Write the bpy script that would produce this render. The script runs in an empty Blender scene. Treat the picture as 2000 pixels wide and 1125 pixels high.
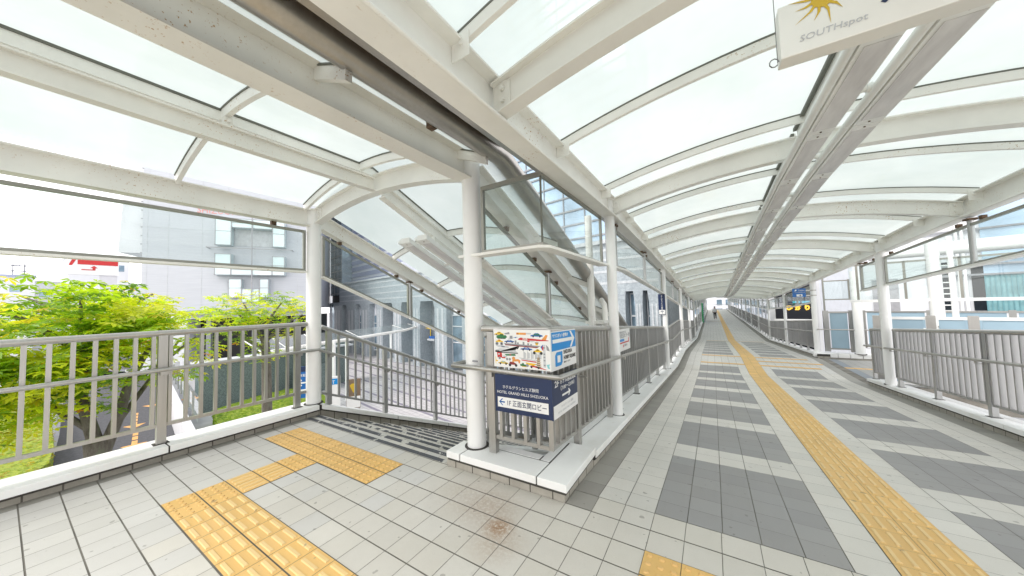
import bpy, math, random
from mathutils import Vector, Matrix
R = math.radians
random.seed(7)
C = bpy.context.scene.collection
sc = bpy.context.scene

# ---------------------------------------------------------------- camera
YAW, PITCH, ROLL, HC = R(-31.855), R(2.8457), R(-1.6779), 1.5269
cy, sy = math.cos(YAW), math.sin(YAW)
fwd = Vector((sy*math.cos(PITCH), cy*math.cos(PITCH), math.sin(PITCH)))
r0 = Vector((cy, -sy, 0)); u0 = r0.cross(fwd)
rt = r0*math.cos(ROLL)+u0*math.sin(ROLL); up = -r0*math.sin(ROLL)+u0*math.cos(ROLL)
cam = bpy.data.cameras.new('camera'); co = bpy.data.objects.new('camera', cam); C.objects.link(co)
cam.sensor_width = 36; cam.lens = 36*625.36/2000; cam.clip_start = .05; cam.clip_end = 2000
co.matrix_world = Matrix(((rt.x, up.x, -fwd.x, 0), (rt.y, up.y, -fwd.y, 0), (rt.z, up.z, -fwd.z, HC), (0, 0, 0, 1)))
sc.camera = co

# ---------------------------------------------------------------- world, sun, exposure
W = bpy.data.worlds.new("World"); sc.world = W; W.use_nodes = True
SUN_EL, SUN_AZ = R(48), R(205)      # azimuth measured clockwise from +Y: the light comes over the viewer's shoulder
nt = W.node_tree; nt.nodes.clear()
def wn(t, **k):
    n = nt.nodes.new(t)
    for a, b in k.items(): setattr(n, a, b)
    return n
out = wn('ShaderNodeOutputWorld'); bg = wn('ShaderNodeBackground'); bg.inputs[1].default_value = .11
sky = wn('ShaderNodeTexSky', sky_type='NISHITA'); sky.sun_disc = False
sky.sun_elevation = SUN_EL; sky.sun_rotation = SUN_AZ; sky.dust_density = 3; sky.air_density = 1.2
tc = wn('ShaderNodeTexCoord'); mp = wn('ShaderNodeMapping'); mp.inputs['Scale'].default_value = (1, 1, 2.4)
nz = wn('ShaderNodeTexNoise'); nz.inputs['Scale'].default_value = 2.1; nz.inputs['Detail'].default_value = 6; nz.inputs['Roughness'].default_value = .55
cr = wn('ShaderNodeValToRGB'); cr.color_ramp.elements[0].position = .28; cr.color_ramp.elements[1].position = .47
cr.color_ramp.elements[0].color = (.55, .55, .55, 1); cr.color_ramp.elements[1].color = (1, 1, 1, 1)
mx = wn('ShaderNodeMix', data_type='RGBA'); mx.inputs[7].default_value = (14.9, 14.5, 14.4, 1)
nt.links.new(tc.outputs['Generated'], mp.inputs[0]); nt.links.new(mp.outputs[0], nz.inputs['Vector'])
nt.links.new(nz.outputs[0], cr.inputs[0]); nt.links.new(cr.outputs[0], mx.inputs[0])
sepz = wn('ShaderNodeSeparateXYZ'); nt.links.new(tc.outputs['Generated'], sepz.inputs[0])
grd = wn('ShaderNodeValToRGB'); ge = grd.color_ramp.elements      # overcast dome: bright hazy rim, duller overhead
ge[0].position, ge[0].color = .0, (1.0, 1.0, 1.0, 1); ge[1].position, ge[1].color = .85, (.47, .485, .50, 1)
nt.links.new(sepz.outputs[2], grd.inputs[0])
mg = wn('ShaderNodeMix', data_type='RGBA', blend_type='MULTIPLY'); mg.inputs[0].default_value = 1
nt.links.new(sky.outputs[0], mx.inputs[6]); nt.links.new(mx.outputs[2], mg.inputs[6]); nt.links.new(grd.outputs[0], mg.inputs[7]); nt.links.new(mg.outputs[2], bg.inputs[0]); nt.links.new(bg.outputs[0], out.inputs[0])
sl = bpy.data.lights.new('sun', 'SUN'); sl.energy = 1.5; sl.angle = R(28); sl.color = (1, .96, .9)
so = bpy.data.objects.new('sun', sl); C.objects.link(so)
sd = Vector((math.sin(SUN_AZ)*math.cos(SUN_EL), math.cos(SUN_AZ)*math.cos(SUN_EL), math.sin(SUN_EL)))
so.rotation_euler = sd.to_track_quat('Z', 'Y').to_euler()
sc.view_settings.view_transform = 'Standard'; sc.view_settings.look = 'None'
sc.view_settings.exposure = 0.68; sc.view_settings.gamma = 1
sc.cycles.use_denoising = True
sc.cycles.max_bounces = 12; sc.cycles.diffuse_bounces = 5; sc.cycles.transparent_max_bounces = 24
sc.cycles.transmission_bounces = 6; sc.cycles.caustics_reflective = False; sc.cycles.caustics_refractive = False
sc.cycles.sample_clamp_indirect = 6

# ---------------------------------------------------------------- materials
MT = {}
class Nd:
    def __init__(s, name):
        s.m = bpy.data.materials.new(name); s.m.use_nodes = True; s.t = s.m.node_tree; s.t.nodes.clear()
        s.o = s.n('ShaderNodeOutputMaterial'); MT[name] = s.m
    def n(s, t, **k):
        x = s.t.nodes.new(t)
        for a, b in k.items(): setattr(x, a, b)
        return x
    def l(s, a, b): s.t.links.new(a, b)
    def pos(s):
        g = s.n('ShaderNodeNewGeometry'); return g.outputs['Position']
    def noise(s, scale, detail=3, rough=.5, vec=None, stretch=None):
        v = vec or s.pos()
        if stretch:
            mp = s.n('ShaderNodeMapping'); mp.inputs['Scale'].default_value = stretch; s.l(v, mp.inputs[0]); v = mp.outputs[0]
        x = s.n('ShaderNodeTexNoise'); x.inputs['Scale'].default_value = scale; x.inputs['Detail'].default_value = detail
        x.inputs['Roughness'].default_value = rough; s.l(v, x.inputs['Vector']); return x.outputs[0]
    def ramp(s, f, stops):
        x = s.n('ShaderNodeValToRGB'); e = x.color_ramp.elements
        e[0].position, e[0].color = stops[0][0], (*stops[0][1], 1)
        e[1].position, e[1].color = stops[1][0], (*stops[1][1], 1)
        for p, c in stops[2:]:
            q = e.new(p); q.color = (*c, 1)
        s.l(f, x.inputs[0]); return x.outputs[0]
    def mix(s, f, a, b, mode='MIX'):
        x = s.n('ShaderNodeMix', data_type='RGBA', blend_type=mode)
        for i, v in ((0, f), (6, a), (7, b)):
            if isinstance(v, (int, float)): x.inputs[i].default_value = v
            elif isinstance(v, tuple): x.inputs[i].default_value = (*v, 1)
            else: s.l(v, x.inputs[i])
        return x.outputs[2]
    def bump(s, f, st=.3, d=.01):
        b = s.n('ShaderNodeBump'); b.inputs['Strength'].default_value = st; b.inputs['Distance'].default_value = d; s.l(f, b.inputs['Height']); return b.outputs[0]
    def pri(s, col, rough=.5, metal=0, normal=None, emis=None, es=0, spec=None):
        p = s.n('ShaderNodeBsdfPrincipled')
        if isinstance(col, tuple): p.inputs['Base Color'].default_value = (*col, 1)
        else: s.l(col, p.inputs['Base Color'])
        if isinstance(rough, (int, float)): p.inputs['Roughness'].default_value = rough
        else: s.l(rough, p.inputs['Roughness'])
        p.inputs['Metallic'].default_value = metal
        if spec is not None: p.inputs['Specular IOR Level'].default_value = spec
        if normal: s.l(normal, p.inputs['Normal'])
        if emis: p.inputs['Emission Color'].default_value = (*emis, 1); p.inputs['Emission Strength'].default_value = es
        s.l(p.outputs[0], s.o.inputs[0]); return p
def flat(name, c, rough=.6, metal=0, var=.12, scale=3, spec=None):
    s = Nd(name); f = s.noise(scale, 4)
    a = tuple(x*(1-var) for x in c); b = tuple(min(1, x*(1+var)) for x in c)
    s.pri(s.ramp(f, [(.3, a), (.7, b)]), rough, metal, spec=spec); return s.m
# white painted steel, grime and rust freckles
def paint(name, base, rust=.62, grime=.12):
    s = Nd(name)
    g = s.noise(2.2, 5, .6); col = s.ramp(g, [(.25, tuple(x*(1-grime) for x in base)), (.65, base)])
    sp = s.noise(55, 3, .6); reg = s.noise(1.3, 3, .6)
    m1 = s.ramp(sp, [(rust, (0, 0, 0)), (rust+.05, (1, 1, 1))]); m2 = s.ramp(reg, [(.5, (0, 0, 0)), (.66, (1, 1, 1))])
    m = s.mix(1.0, m1, m2, 'MULTIPLY')
    col = s.mix(m, col, (.42, .24, .08))
    s.pri(col, .42, 0, s.bump(s.noise(20, 3), .08, .004)); return s.m
paint('white_paint', (.92, .91, .865))
paint('white_column', (.92, .92, .91), .72, .06)
paint('rusty_paint', (.84, .825, .77), .63, .12)
def coping():
    s = Nd('coping')
    g = s.noise(1.6, 6, .65); col = s.ramp(g, [(.22, (.80, .78, .73)), (.5, (.93, .93, .92))])
    st = s.noise(3.3, 5, .7, stretch=(1, 1, .4)); m = s.ramp(st, [(.66, (0, 0, 0)), (.8, (.5, .5, .5))])
    col = s.mix(m, col, (.48, .42, .33))
    s.pri(col, .6, 0, s.bump(s.noise(90, 3), .1, .002)); return s.m
coping()
def steel(name, c, rough, streak=True):
    s = Nd(name)
    f = s.noise(1, 4, .6, stretch=(60, 60, 1.2)); big = s.noise(2.4, 4, .6, stretch=(1, 1, .35))
    col = s.mix(s.ramp(big, [(.35, (0, 0, 0)), (.7, (1, 1, 1))]), tuple(x*.82 for x in c), c)
    col = s.mix(s.ramp(f, [(.3, (0, 0, 0)), (.7, (.5, .5, .5))]), col, tuple(x*.75 for x in c))
    rr = s.n('ShaderNodeMapRange'); rr.inputs[3].default_value = rough-.08; rr.inputs[4].default_value = rough+.12; s.l(big, rr.inputs[0])
    s.pri(col, rr.outputs[0], .9); return s.m
steel('stainless', (.56, .545, .52), .34)
steel('stainless_dark', (.53, .53, .525), .36)
steel('gutter_steel', (.52, .50, .47), .30)
flat('frame_metal', (.33, .325, .29), .38, .6, .08)
flat('gasket', (.15, .155, .13), .6)
flat('black', (.012, .012, .013), .5)
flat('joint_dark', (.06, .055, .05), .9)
flat('bracket', (.13, .085, .055), .6, .5, .4, 30)
flat('lamp_housing', (.84, .85, .83), .3, 0, .06)
# tiles: colour attribute times speckle, dirt, one rust stain beside the pillar corner
def tile(name, rough=.62, speck=.5, stain=True):
    s = Nd(name)
    a = s.n('ShaderNodeAttribute', attribute_name='col')
    sp = s.noise(260, 2, .8); m = s.ramp(sp, [(.62, (0, 0, 0)), (.74, (speck, speck, speck))])
    col = s.mix(m, a.outputs[0], (.22, .20, .17))
    big = s.noise(.9, 6, .65); col = s.mix(s.ramp(big, [(.3, (.22, .22, .22)), (.7, (0, 0, 0))]), col, (.36, .33, .27))
    sc2 = s.noise(14, 5, .7, stretch=(1, .35, 1)); col = s.mix(s.ramp(sc2, [(.6, (0, 0, 0)), (.85, (.22, .22, .22))]), col, (.20, .18, .15))
    gum = s.noise(17, 2, .3); col = s.mix(s.ramp(gum, [(.73, (0, 0, 0)), (.745, (.45, .45, .45))]), col, (.16, .15, .13))
    if not stain: s.pri(col, rough, 0, s.bump(s.noise(150, 3, .7), .12, .002)); return s.m
    walk = s.noise(.55, 6, .7, stretch=(1, .4, 1)); col = s.mix(s.ramp(walk, [(.35, (0, 0, 0)), (.75, (.16, .16, .16))]), col, (.40, .38, .34))
    if stain:
        for cx, cyy, r, k in ((-1.32, 1.86, .15, 1.0), (-1.47, 2.0, .34, .4), (-1.25, 1.74, .26, .4), (-1.75, 2.05, .4, .22)):
            d = s.n('ShaderNodeVectorMath', operation='DISTANCE'); s.l(s.pos(), d.inputs[0]); d.inputs[1].default_value = (cx, cyy, 0)
            mr = s.n('ShaderNodeMapRange', interpolation_type='SMOOTHSTEP'); mr.inputs[1].default_value = r; mr.inputs[2].default_value = 0; mr.inputs[3].default_value = 0; mr.inputs[4].default_value = k
            s.l(d.outputs['Value'], mr.inputs[0])
            f = s.mix(1.0, mr.outputs[0], s.ramp(s.noise(40, 5, .8), [(.32, (0, 0, 0)), (.55, (1, 1, 1))]), 'MULTIPLY')
            col = s.mix(f, col, (.33, .20, .11))
    s.pri(col, rough, 0, s.bump(s.noise(150, 3, .7), .12, .002)); return s.m
tile('floor_tile'); tile('tactile_tile', .5, .1, False)
flat('grout', (.22, .205, .18), .9, 0, .35, 3)
def antislip():
    s = Nd('step_strip'); f = s.noise(5.5, 6, .7, stretch=(1, .6, 1))
    col = s.ramp(f, [(.41, (.58, .57, .53)), (.44, (.09, .095, .105))]); s.pri(col, .8); return s.m
antislip()
# glass
def schlick(s, r0_):       # two-sided reflectance of a thin sheet
    lw = s.n('ShaderNodeLayerWeight'); lw.inputs[0].default_value = .5
    p = s.n('ShaderNodeMath', operation='POWER'); s.l(lw.outputs['Facing'], p.inputs[0]); p.inputs[1].default_value = 5
    q = s.n('ShaderNodeMapRange'); q.inputs[3].default_value = r0_; q.inputs[4].default_value = .9; s.l(p.outputs[0], q.inputs[0]); return q.outputs[0]
def roofglass():
    s = Nd('roof_glass')
    f = s.noise(.45, 5, .65); col = s.ramp(f, [(.3, (.455, .52, .497)), (.7, (.605, .645, .625))])
    dirt = s.noise(7, 6, .8, stretch=(1, .3, 1)); col = s.mix(s.ramp(dirt, [(.55, (0, 0, 0)), (.8, (.6, .6, .6))]), col, (.50, .54, .48))
    t = s.n('ShaderNodeBsdfTranslucent'); s.l(col, t.inputs[0])
    tr = s.n('ShaderNodeBsdfTransparent'); tr.inputs[0].default_value = (.86, .94, .92, 1)
    d = s.n('ShaderNodeBsdfDiffuse'); d.inputs[0].default_value = (.75, .8, .78, 1)
    gl = s.n('ShaderNodeBsdfGlossy'); gl.inputs['Roughness'].default_value = .12
    m0 = s.n('ShaderNodeMixShader'); m0.inputs[0].default_value = .10; s.l(t.outputs[0], m0.inputs[1]); s.l(d.outputs[0], m0.inputs[2])
    m1 = s.n('ShaderNodeMixShader'); m1.inputs[0].default_value = .05; s.l(m0.outputs[0], m1.inputs[1]); s.l(tr.outputs[0], m1.inputs[2])
    m2 = s.n('ShaderNodeMixShader'); s.l(schlick(s, .02), m2.inputs[0]); s.l(m1.outputs[0], m2.inputs[1]); s.l(gl.outputs[0], m2.inputs[2])
    s.l(m2.outputs[0], s.o.inputs[0])
roofglass()
def glass(name, tint, ior=1.5, frost=0.0):
    s = Nd(name)
    tr = s.n('ShaderNodeBsdfTransparent'); tr.inputs[0].default_value = (*tint, 1)
    gl = s.n('ShaderNodeBsdfGlossy'); gl.inputs['Roughness'].default_value = .01
    base = tr.outputs[0]
    if frost:
        d = s.n('ShaderNodeBsdfDiffuse'); d.inputs[0].default_value = (.8, .86, .86, 1)
        mm = s.n('ShaderNodeMixShader'); mm.inputs[0].default_value = frost; s.l(base, mm.inputs[1]); s.l(d.outputs[0], mm.inputs[2]); base = mm.outputs[0]
    m = s.n('ShaderNodeMixShader'); s.l(schlick(s, .07), m.inputs[0]); s.l(base, m.inputs[1]); s.l(gl.outputs[0], m.inputs[2]); s.l(m.outputs[0], s.o.inputs[0])
glass('clear_glass', (.86, .93, .92), 1.5, .06); glass('canopy_glass', (.72, .86, .88), 1.6, .25)
def window_glass(name, c, rough=.05, var=.35, scale=.5):
    s = Nd(name); f = s.noise(scale, 3); a = tuple(x*(1-var) for x in c); b = tuple(x*(1+var) for x in c)
    s.pri(s.ramp(f, [(.35, a), (.65, b)]), rough, .35)
window_glass('window_blue', (.24, .34, .42)); window_glass('curtain_glass', (.42, .55, .68), .08, .25, .35)
window_glass('pale_glass', (.66, .78, .79), .3, .1); window_glass('dark_glass', (.03, .035, .04))
flat('teal_curtain', (.22, .42, .45), .5, 0, .25, 2); flat('frosted_panel', (.33, .46, .55), .35, 0, .06, 2)
flat('grille', (.40, .40, .42), .5, .2, .1, 5)
def diffuser():
    s = Nd('lamp_diffuser'); f = s.noise(3, 5, .6, stretch=(3, .6, 1))
    s.pri(s.ramp(f, [(.35, (.60, .585, .59)), (.65, (.76, .75, .745))]), .25)
diffuser()
flat('signage_white', (.86, .86, .85), .35, 0, .03); flat('navy', (.012, .028, .09), .3, 0, .1); flat('cyan', (0.0, .26, .68), .3, 0, .05)
flat('sign_blue', (.01, .13, .42), .35, 0, .08); flat('letter_grey', (.55, .56, .58), .4); flat('ink', (.02, .02, .022), .4)
flat('red', (.58, .03, .03), .45); flat('dark_red', (.28, .03, .03), .45); flat('yellow', (.85, .55, .02), .45); flat('orange', (.80, .33, .08), .45)
flat('green', (.03, .20, .07), .5); flat('blue', (.02, .12, .42), .4); flat('grey', (.30, .31, .33), .5); flat('pale_grey', (.60, .62, .64), .5)
flat('beige', (.62, .50, .36), .6); flat('brown', (.20, .14, .09), .6); flat('sky_cyan', (.25, .62, .66), .5); flat('gold', (.62, .42, .03), .4)
flat('wire', (.25, .25, .25), .3, .9)
flat('sign_alu', (.82, .81, .77), .4, .25, .05, 2)
# outside
def asphalt():
    s = Nd('asphalt'); f = s.noise(7, 6, .8); col = s.ramp(f, [(.35, (.055, .056, .062)), (.6, (.10, .10, .11)), (.72, (.20, .20, .20))]); s.pri(col, .85, 0, s.bump(f, .3, .03))
asphalt()
flat('road_paint', (.72, .38, .12), .7, 0, .2, 6); flat('concrete', (.46, .46, .47), .75, 0, .12, 1.5); flat('white_concrete', (.68, .68, .71), .7, 0, .05, 1)
def plaza():
    s = Nd('plaza_paving'); g = s.pos(); mp = s.n('ShaderNodeMapping'); mp.inputs['Rotation'].default_value = (0, 0, R(10)); s.l(g, mp.inputs[0])
    b = s.n('ShaderNodeTexBrick'); b.offset = 0; b.inputs['Scale'].default_value = 1; b.inputs['Brick Width'].default_value = .62; b.inputs['Row Height'].default_value = .31
    b.inputs['Mortar Size'].default_value = .012; b.inputs['Color1'].default_value = (.55, .53, .53, 1); b.inputs['Color2'].default_value = (.48, .46, .47, 1); b.inputs['Mortar'].default_value = (.24, .23, .24, 1)
    s.l(mp.outputs[0], b.inputs[0])
    b2 = s.n('ShaderNodeTexBrick'); b2.offset = 0; b2.inputs['Scale'].default_value = 1; b2.inputs['Brick Width'].default_value = 40; b2.inputs['Row Height'].default_value = 1.6
    b2.inputs['Mortar Size'].default_value = .12; b2.inputs['Color1'].default_value = (1, 1, 1, 1); b2.inputs['Color2'].default_value = (1, 1, 1, 1); b2.inputs['Mortar'].default_value = (.50, .48, .58, 1)
    s.l(mp.outputs[0], b2.inputs[0]); s.pri(s.mix(1.0, b.outputs[0], b2.outputs[0], 'MULTIPLY'), .8)
plaza()
def stone(name, c1, c2, sc_, band=None):
    s = Nd(name); f = s.noise(sc_, 4, .8); v = s.noise(.6, 3); col = s.ramp(f, [(.4, c1), (.6, c2)])
    col = s.mix(s.ramp(v, [(.3, (.3, .3, .3)), (.7, (0, 0, 0))]), col, tuple(x*.8 for x in c1)); s.pri(col, .55)
stone('granite_green', (.10, .135, .135), (.24, .29, .28), 14); stone('hotel_stone', (.30, .345, .38), (.44, .49, .52), 6); stone('hotel_stone_light', (.46, .49, .52), (.60, .63, .65), 6)
stone('hotel_stone_dark', (.27, .30, .325), (.36, .39, .42), 6)
flat('tower_lavender', (.40, .44, .60), .45, .1, .05); flat('tower_white', (.74, .76, .82), .5, 0, .04); flat('facade_white', (.78, .79, .82), .6, 0, .05, .4)
def facade_panel():
    s = Nd('facade_panel'); f = s.noise(1, 4, .6, stretch=(.5, .5, 14)); col = s.ramp(f, [(.3, (.58, .60, .645)), (.7, (.65, .67, .71))]); s.pri(col, .5)
facade_panel()
def leafm(name, trans=.58):
    s = Nd(name); a = s.n('ShaderNodeAttribute', attribute_name='col')
    d = s.n('ShaderNodeBsdfDiffuse'); t = s.n('ShaderNodeBsdfTranslucent'); g = s.n('ShaderNodeBsdfGlossy'); g.inputs['Roughness'].default_value = .35
    s.l(a.outputs[0], d.inputs[0]); s.l(s.mix(1.0, a.outputs[0], (1.8, 1.7, .7), 'MULTIPLY'), t.inputs[0])
    m = s.n('ShaderNodeMixShader'); m.inputs[0].default_value = trans; s.l(d.outputs[0], m.inputs[1]); s.l(t.outputs[0], m.inputs[2])
    m2 = s.n('ShaderNodeMixShader'); m2.inputs[0].default_value = .05; s.l(m.outputs[0], m2.inputs[1]); s.l(g.outputs[0], m2.inputs[2]); s.l(m2.outputs[0], s.o.inputs[0])
leafm('leaf')
def bark():
    s = Nd('bark'); f = s.noise(9, 6, .75, stretch=(1, 1, .35)); col = s.ramp(f, [(.35, (.09, .08, .065)), (.55, (.20, .18, .15)), (.7, (.22, .26, .17))]); s.pri(col, .9, 0, s.bump(f, .6, .03))
bark()
flat('skin', (.50, .32, .22), .5); flat('hair', (.015, .013, .012), .5); flat('shirt', (.78, .78, .78), .7); flat('trousers', (.018, .018, .02), .8)
def shopfront():
    s = Nd('board_black'); s.pri((.012, .013, .02), .3)
shopfront()
s_ = Nd('lit_yellow'); s_.pri((.9, .5, .05), .5, emis=(1, .62, .10), es=.35)
s_ = Nd('lit_cyan'); s_.pri((.1, .5, .7), .5, emis=(.15, .6, .8), es=.15)

# ---------------------------------------------------------------- mesh helpers
ORG = {}
class MB:
    def __init__(s): s.v = []; s.f = []; s.c = []; s.sm = []; s.T = None
    def add(s, vs, fs, col=None, smooth=False):
        n = len(s.v)
        s.v += [tuple(s.T @ Vector(v)) if s.T else tuple(v) for v in vs]
        for f in fs: s.f.append(tuple(i+n for i in f)); s.c.append(col); s.sm.append(smooth)
        return s
    def box(s, x0, x1, y0, y1, z0, z1, col=None):
        vs = [(x, y, z) for z in (z0, z1) for y in (y0, y1) for x in (x0, x1)]
        return s.add(vs, [(0, 2, 3, 1), (4, 5, 7, 6), (0, 1, 5, 4), (2, 6, 7, 3), (0, 4, 6, 2), (1, 3, 7, 5)], col)
    def sweep(s, prof, path, col=None, smooth=False, cap=True):
        """prof: list of 3-D offsets (a loop); path: list of points"""
        n = len(prof); vs = [(p[0]+o[0], p[1]+o[1], p[2]+o[2]) for p in path for o in prof]; fs = []
        for i in range(len(path)-1):
            for j in range(n):
                k = (j+1) % n; fs.append((i*n+j, i*n+k, (i+1)*n+k, (i+1)*n+j))
        if cap: fs.append(tuple(range(n))[::-1]); fs.append(tuple((len(path)-1)*n+j for j in range(n)))
        return s.add(vs, fs, col, smooth)
    def ry(s, x0, x1, lo, hi, path, col=None):   # rectangular bar following a path in y; path items (y, z)
        return s.sweep([(x0, 0, lo), (x1, 0, lo), (x1, 0, hi), (x0, 0, hi)], [(0, y, z) for y, z in path], col)
    def tube(s, pts, r, n=10, col=None, r2=None):
        pts = [Vector(p) for p in pts]; vs = []; fs = []; rs = r if isinstance(r, (list, tuple)) else [r]*len(pts)
        a = None
        for i, p in enumerate(pts):
            d = (pts[min(i+1, len(pts)-1)]-pts[max(i-1, 0)]).normalized()
            if a is None:
                a = d.orthogonal().normalized() if abs(d.z) > .9 else d.cross(Vector((0, 0, 1))).normalized()
            a = (a-d*a.dot(d)).normalized(); b = d.cross(a)
            for j in range(n):
                t = 2*math.pi*j/n; vs.append(tuple(p+(a*math.cos(t)+b*math.sin(t))*rs[i]))
        for i in range(len(pts)-1):
            for j in range(n): k = (j+1) % n; fs.append((i*n+j, i*n+k, (i+1)*n+k, (i+1)*n+j))
        s.add(vs, fs, col, True)
        m = len(pts)-1
        s.add([vs[j] for j in range(n)], [tuple(range(n))[::-1]], col); s.add([vs[m*n+j] for j in range(n)], [tuple(range(n))], col)
        return s
    def cyl(s, x, y, z0, z1, r, n=24, r1=None): return s.tube([(x, y, z0), (x, y, z1)], [r, r if r1 is None else r1], n)
    def poly(s, pts, col=None): return s.add(pts, [tuple(range(len(pts)))], col)
    def slab(s, pts, z0, z1, col=None):          # extruded polygon in xy
        n = len(pts); vs = [(x, y, z0) for x, y in pts]+[(x, y, z1) for x, y in pts]
        return s.add(vs, [tuple(range(n))[::-1], tuple(range(n, 2*n))]+[(i, (i+1) % n, n+(i+1) % n, n+i) for i in range(n)], col)
    def build(s, name, mat, parent=None, bevel=0):
        me = bpy.data.meshes.new(name)
        o_ = ORG.get(parent.name, Vector()) if parent else Vector()
        me.from_pydata([(a-o_.x, b-o_.y, c-o_.z) for a, b, c in s.v], [], s.f)
        me.polygons.foreach_set('use_smooth', s.sm)
        if any(c is not None for c in s.c):
            at = me.color_attributes.new('col', 'FLOAT_COLOR', 'CORNER'); buf = []
            for f, c in zip(s.f, s.c): buf += list((*(c or (.5, .5, .5)), 1))*len(f)
            at.data.foreach_set('color', buf)
        me.update(); me.validate()
        me.materials.append(MT[mat])
        o = bpy.data.objects.new(name, me); C.objects.link(o)
        if parent: o.parent = parent; ORG[o.name] = o_
        if bevel: b = o.modifiers.new('bevel', 'BEVEL'); b.width = bevel; b.segments = 2; b.limit_method = 'ANGLE'
        return o
def thing(name, label, cat, loc, group=None):
    o = bpy.data.objects.new(name, None); C.objects.link(o); o.location = loc; o.empty_display_size = .1
    o['label'] = label; o['category'] = cat
    if group: o['group'] = group
    ORG[o.name] = Vector(loc); return o
def tag(o, label, cat, group=None):
    o['label'] = label; o['category'] = cat
    if group: o['group'] = group
    return o
def struct(o): o['kind'] = 'structure'; return o
def dup(child, parent, off):                     # same mesh, moved
    c = child.copy(); C.objects.link(c); c.parent = parent; c.location = Vector(off); ORG[c.name] = ORG[parent.name]; return c
def copy_thing(root, loc, label, group=None):
    r_ = root.copy(); C.objects.link(r_); r_.location = loc; r_['label'] = label; ORG[r_.name] = Vector(loc)
    if group: r_['group'] = group
    for ch in list(root.children):
        c = ch.copy(); C.objects.link(c); c.parent = r_
        for g in list(ch.children): d = g.copy(); C.objects.link(d); d.parent = c
    return r_
FONT = None
def text(body, size, loc, right, upv, mat, name, parent, width=None, ext=.001, align='LEFT', bold=0, shear=0):
    cu = bpy.data.curves.new('t', 'FONT'); cu.body = body; cu.size = size; cu.extrude = ext; cu.align_x = align; cu.offset = bold; cu.resolution_u = 2; cu.shear = shear
    to = bpy.data.objects.new('t', cu); C.objects.link(to); bpy.context.view_layer.update()
    me = bpy.data.meshes.new_from_object(to); bpy.data.objects.remove(to)
    rv, uv = Vector(right).normalized(), Vector(upv).normalized(); nv = rv.cross(uv)
    xs = [v.co.x for v in me.vertices] or [0, 1]; w = max(xs)-min(xs); k = (width/w) if width else 1
    o_ = ORG.get(parent.name, Vector()) if parent else Vector()
    for v in me.vertices: v.co = Vector(loc)+rv*v.co.x*k+Vector(upv).normalized()*v.co.y+nv*v.co.z-o_
    me.materials.clear(); me.materials.append(MT[mat])
    o = bpy.data.objects.new(name, me); C.objects.link(o)
    if parent: o.parent = parent; ORG[o.name] = o_
    return o
def ordn(i):
    w = ['first', 'second', 'third', 'fourth', 'fifth', 'sixth', 'seventh', 'eighth', 'ninth', 'tenth', 'eleventh', 'twelfth', 'thirteenth', 'fourteenth', 'fifteenth', 'sixteenth', 'seventeenth', 'eighteenth', 'nineteenth', 'twentieth']
    if i < 20: return w[i]
    n = i+1; return '%d%s' % (n, {1: 'st', 2: 'nd', 3: 'rd'}.get(n % 10, 'th') if n not in (11, 12, 13) else 'th')

# ---------------------------------------------------------------- profiles of the place
XC = .98; XL = -1.14; XR = 3.11; YEND = 92.
def fl(y):
    z = 0.
    if y > 2.53: z -= .0741*(min(y, 11.24)-2.53)
    if y > 14.83: z -= .0625*(min(y, 26.24)-14.83)
    return z
RK = [(-6, 2.70), (4.43, 2.70), (7.2, 2.575), (9.97, 2.395), (15.5, 2.02), (21.0, 1.655), (26.5, 1.385), (120, 1.385)]
def rf(y):
    for (a, za), (b, zb) in zip(RK, RK[1:]):
        if y <= b: return za+(zb-za)*(y-a)/(b-a)
    return 1.385
WK = [(-6, 2.02), (5.3, 2.02), (9.97, 1.70), (14.35, 1.37), (19.8, 1.0), (26.5, .70), (120, .70)]
def wb(y):
    for (a, za), (b, zb) in zip(WK, WK[1:]):
        if y <= b: return za+(zb-za)*(y-a)/(b-a)
def arch(X, y): return rf(y)+.285*(1-((X-XC)/2.08)**2)
def knots(y0, y1, extra=()):
    ks = {y0, y1}
    for k in (2.53, 4.43, 5.3, 7.2, 9.97, 11.24, 14.35, 14.83, 15.5, 19.8, 21.0, 26.24, 26.5)+tuple(extra):
        if y0 < k < y1: ks.add(k)
    return sorted(ks)
SL = -.4235
def st(y): return SL*max(0, y-2.53)

# ---------------------------------------------------------------- floors
LIGHT = [(.68, .655, .60), (.655, .63, .575), (.69, .67, .62), (.665, .64, .58)]
COOL = [(.64, .63, .60), (.66, .65, .625), (.625, .615, .59)]
CLIGHT = [(.735, .715, .665), (.715, .70, .655), (.75, .73, .68)]; CCOOL = [(.71, .70, .67), (.725, .715, .685)]
DARK = [(.325, .325, .33), (.34, .34, .345), (.312, .312, .318)]
EDGE = [(.34, .33, .305), (.31, .30, .28), (.36, .35, .325)]
YEL = [(.82, .51, .155), (.79, .49, .15), (.85, .53, .17)]
def jit(c, k=.03):
    f = 1+random.uniform(-k, k); return tuple(x*f for x in c)
def quad(mb, x0, x1, y0, y1, zf, dz, pal, g=.0019, gy=None):
    gy = gy or (.0042 if y1 < 2.6 else g*.55); a, b = x0+g, x1-g; c, d = y0+gy, y1-gy; c_ = jit(random.choice(pal))
    mb.add([(a, c, zf(c)+dz), (b, c, zf(c)+dz), (b, d, zf(d)+dz), (a, d, zf(d)+dz)], [(0, 1, 2, 3)], c_)
P2 = .2; G0x, G0y = -.424, 2.53
def zf0(y): return 0.
tac = MB(); bars = MB(); tl = MB()
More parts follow.
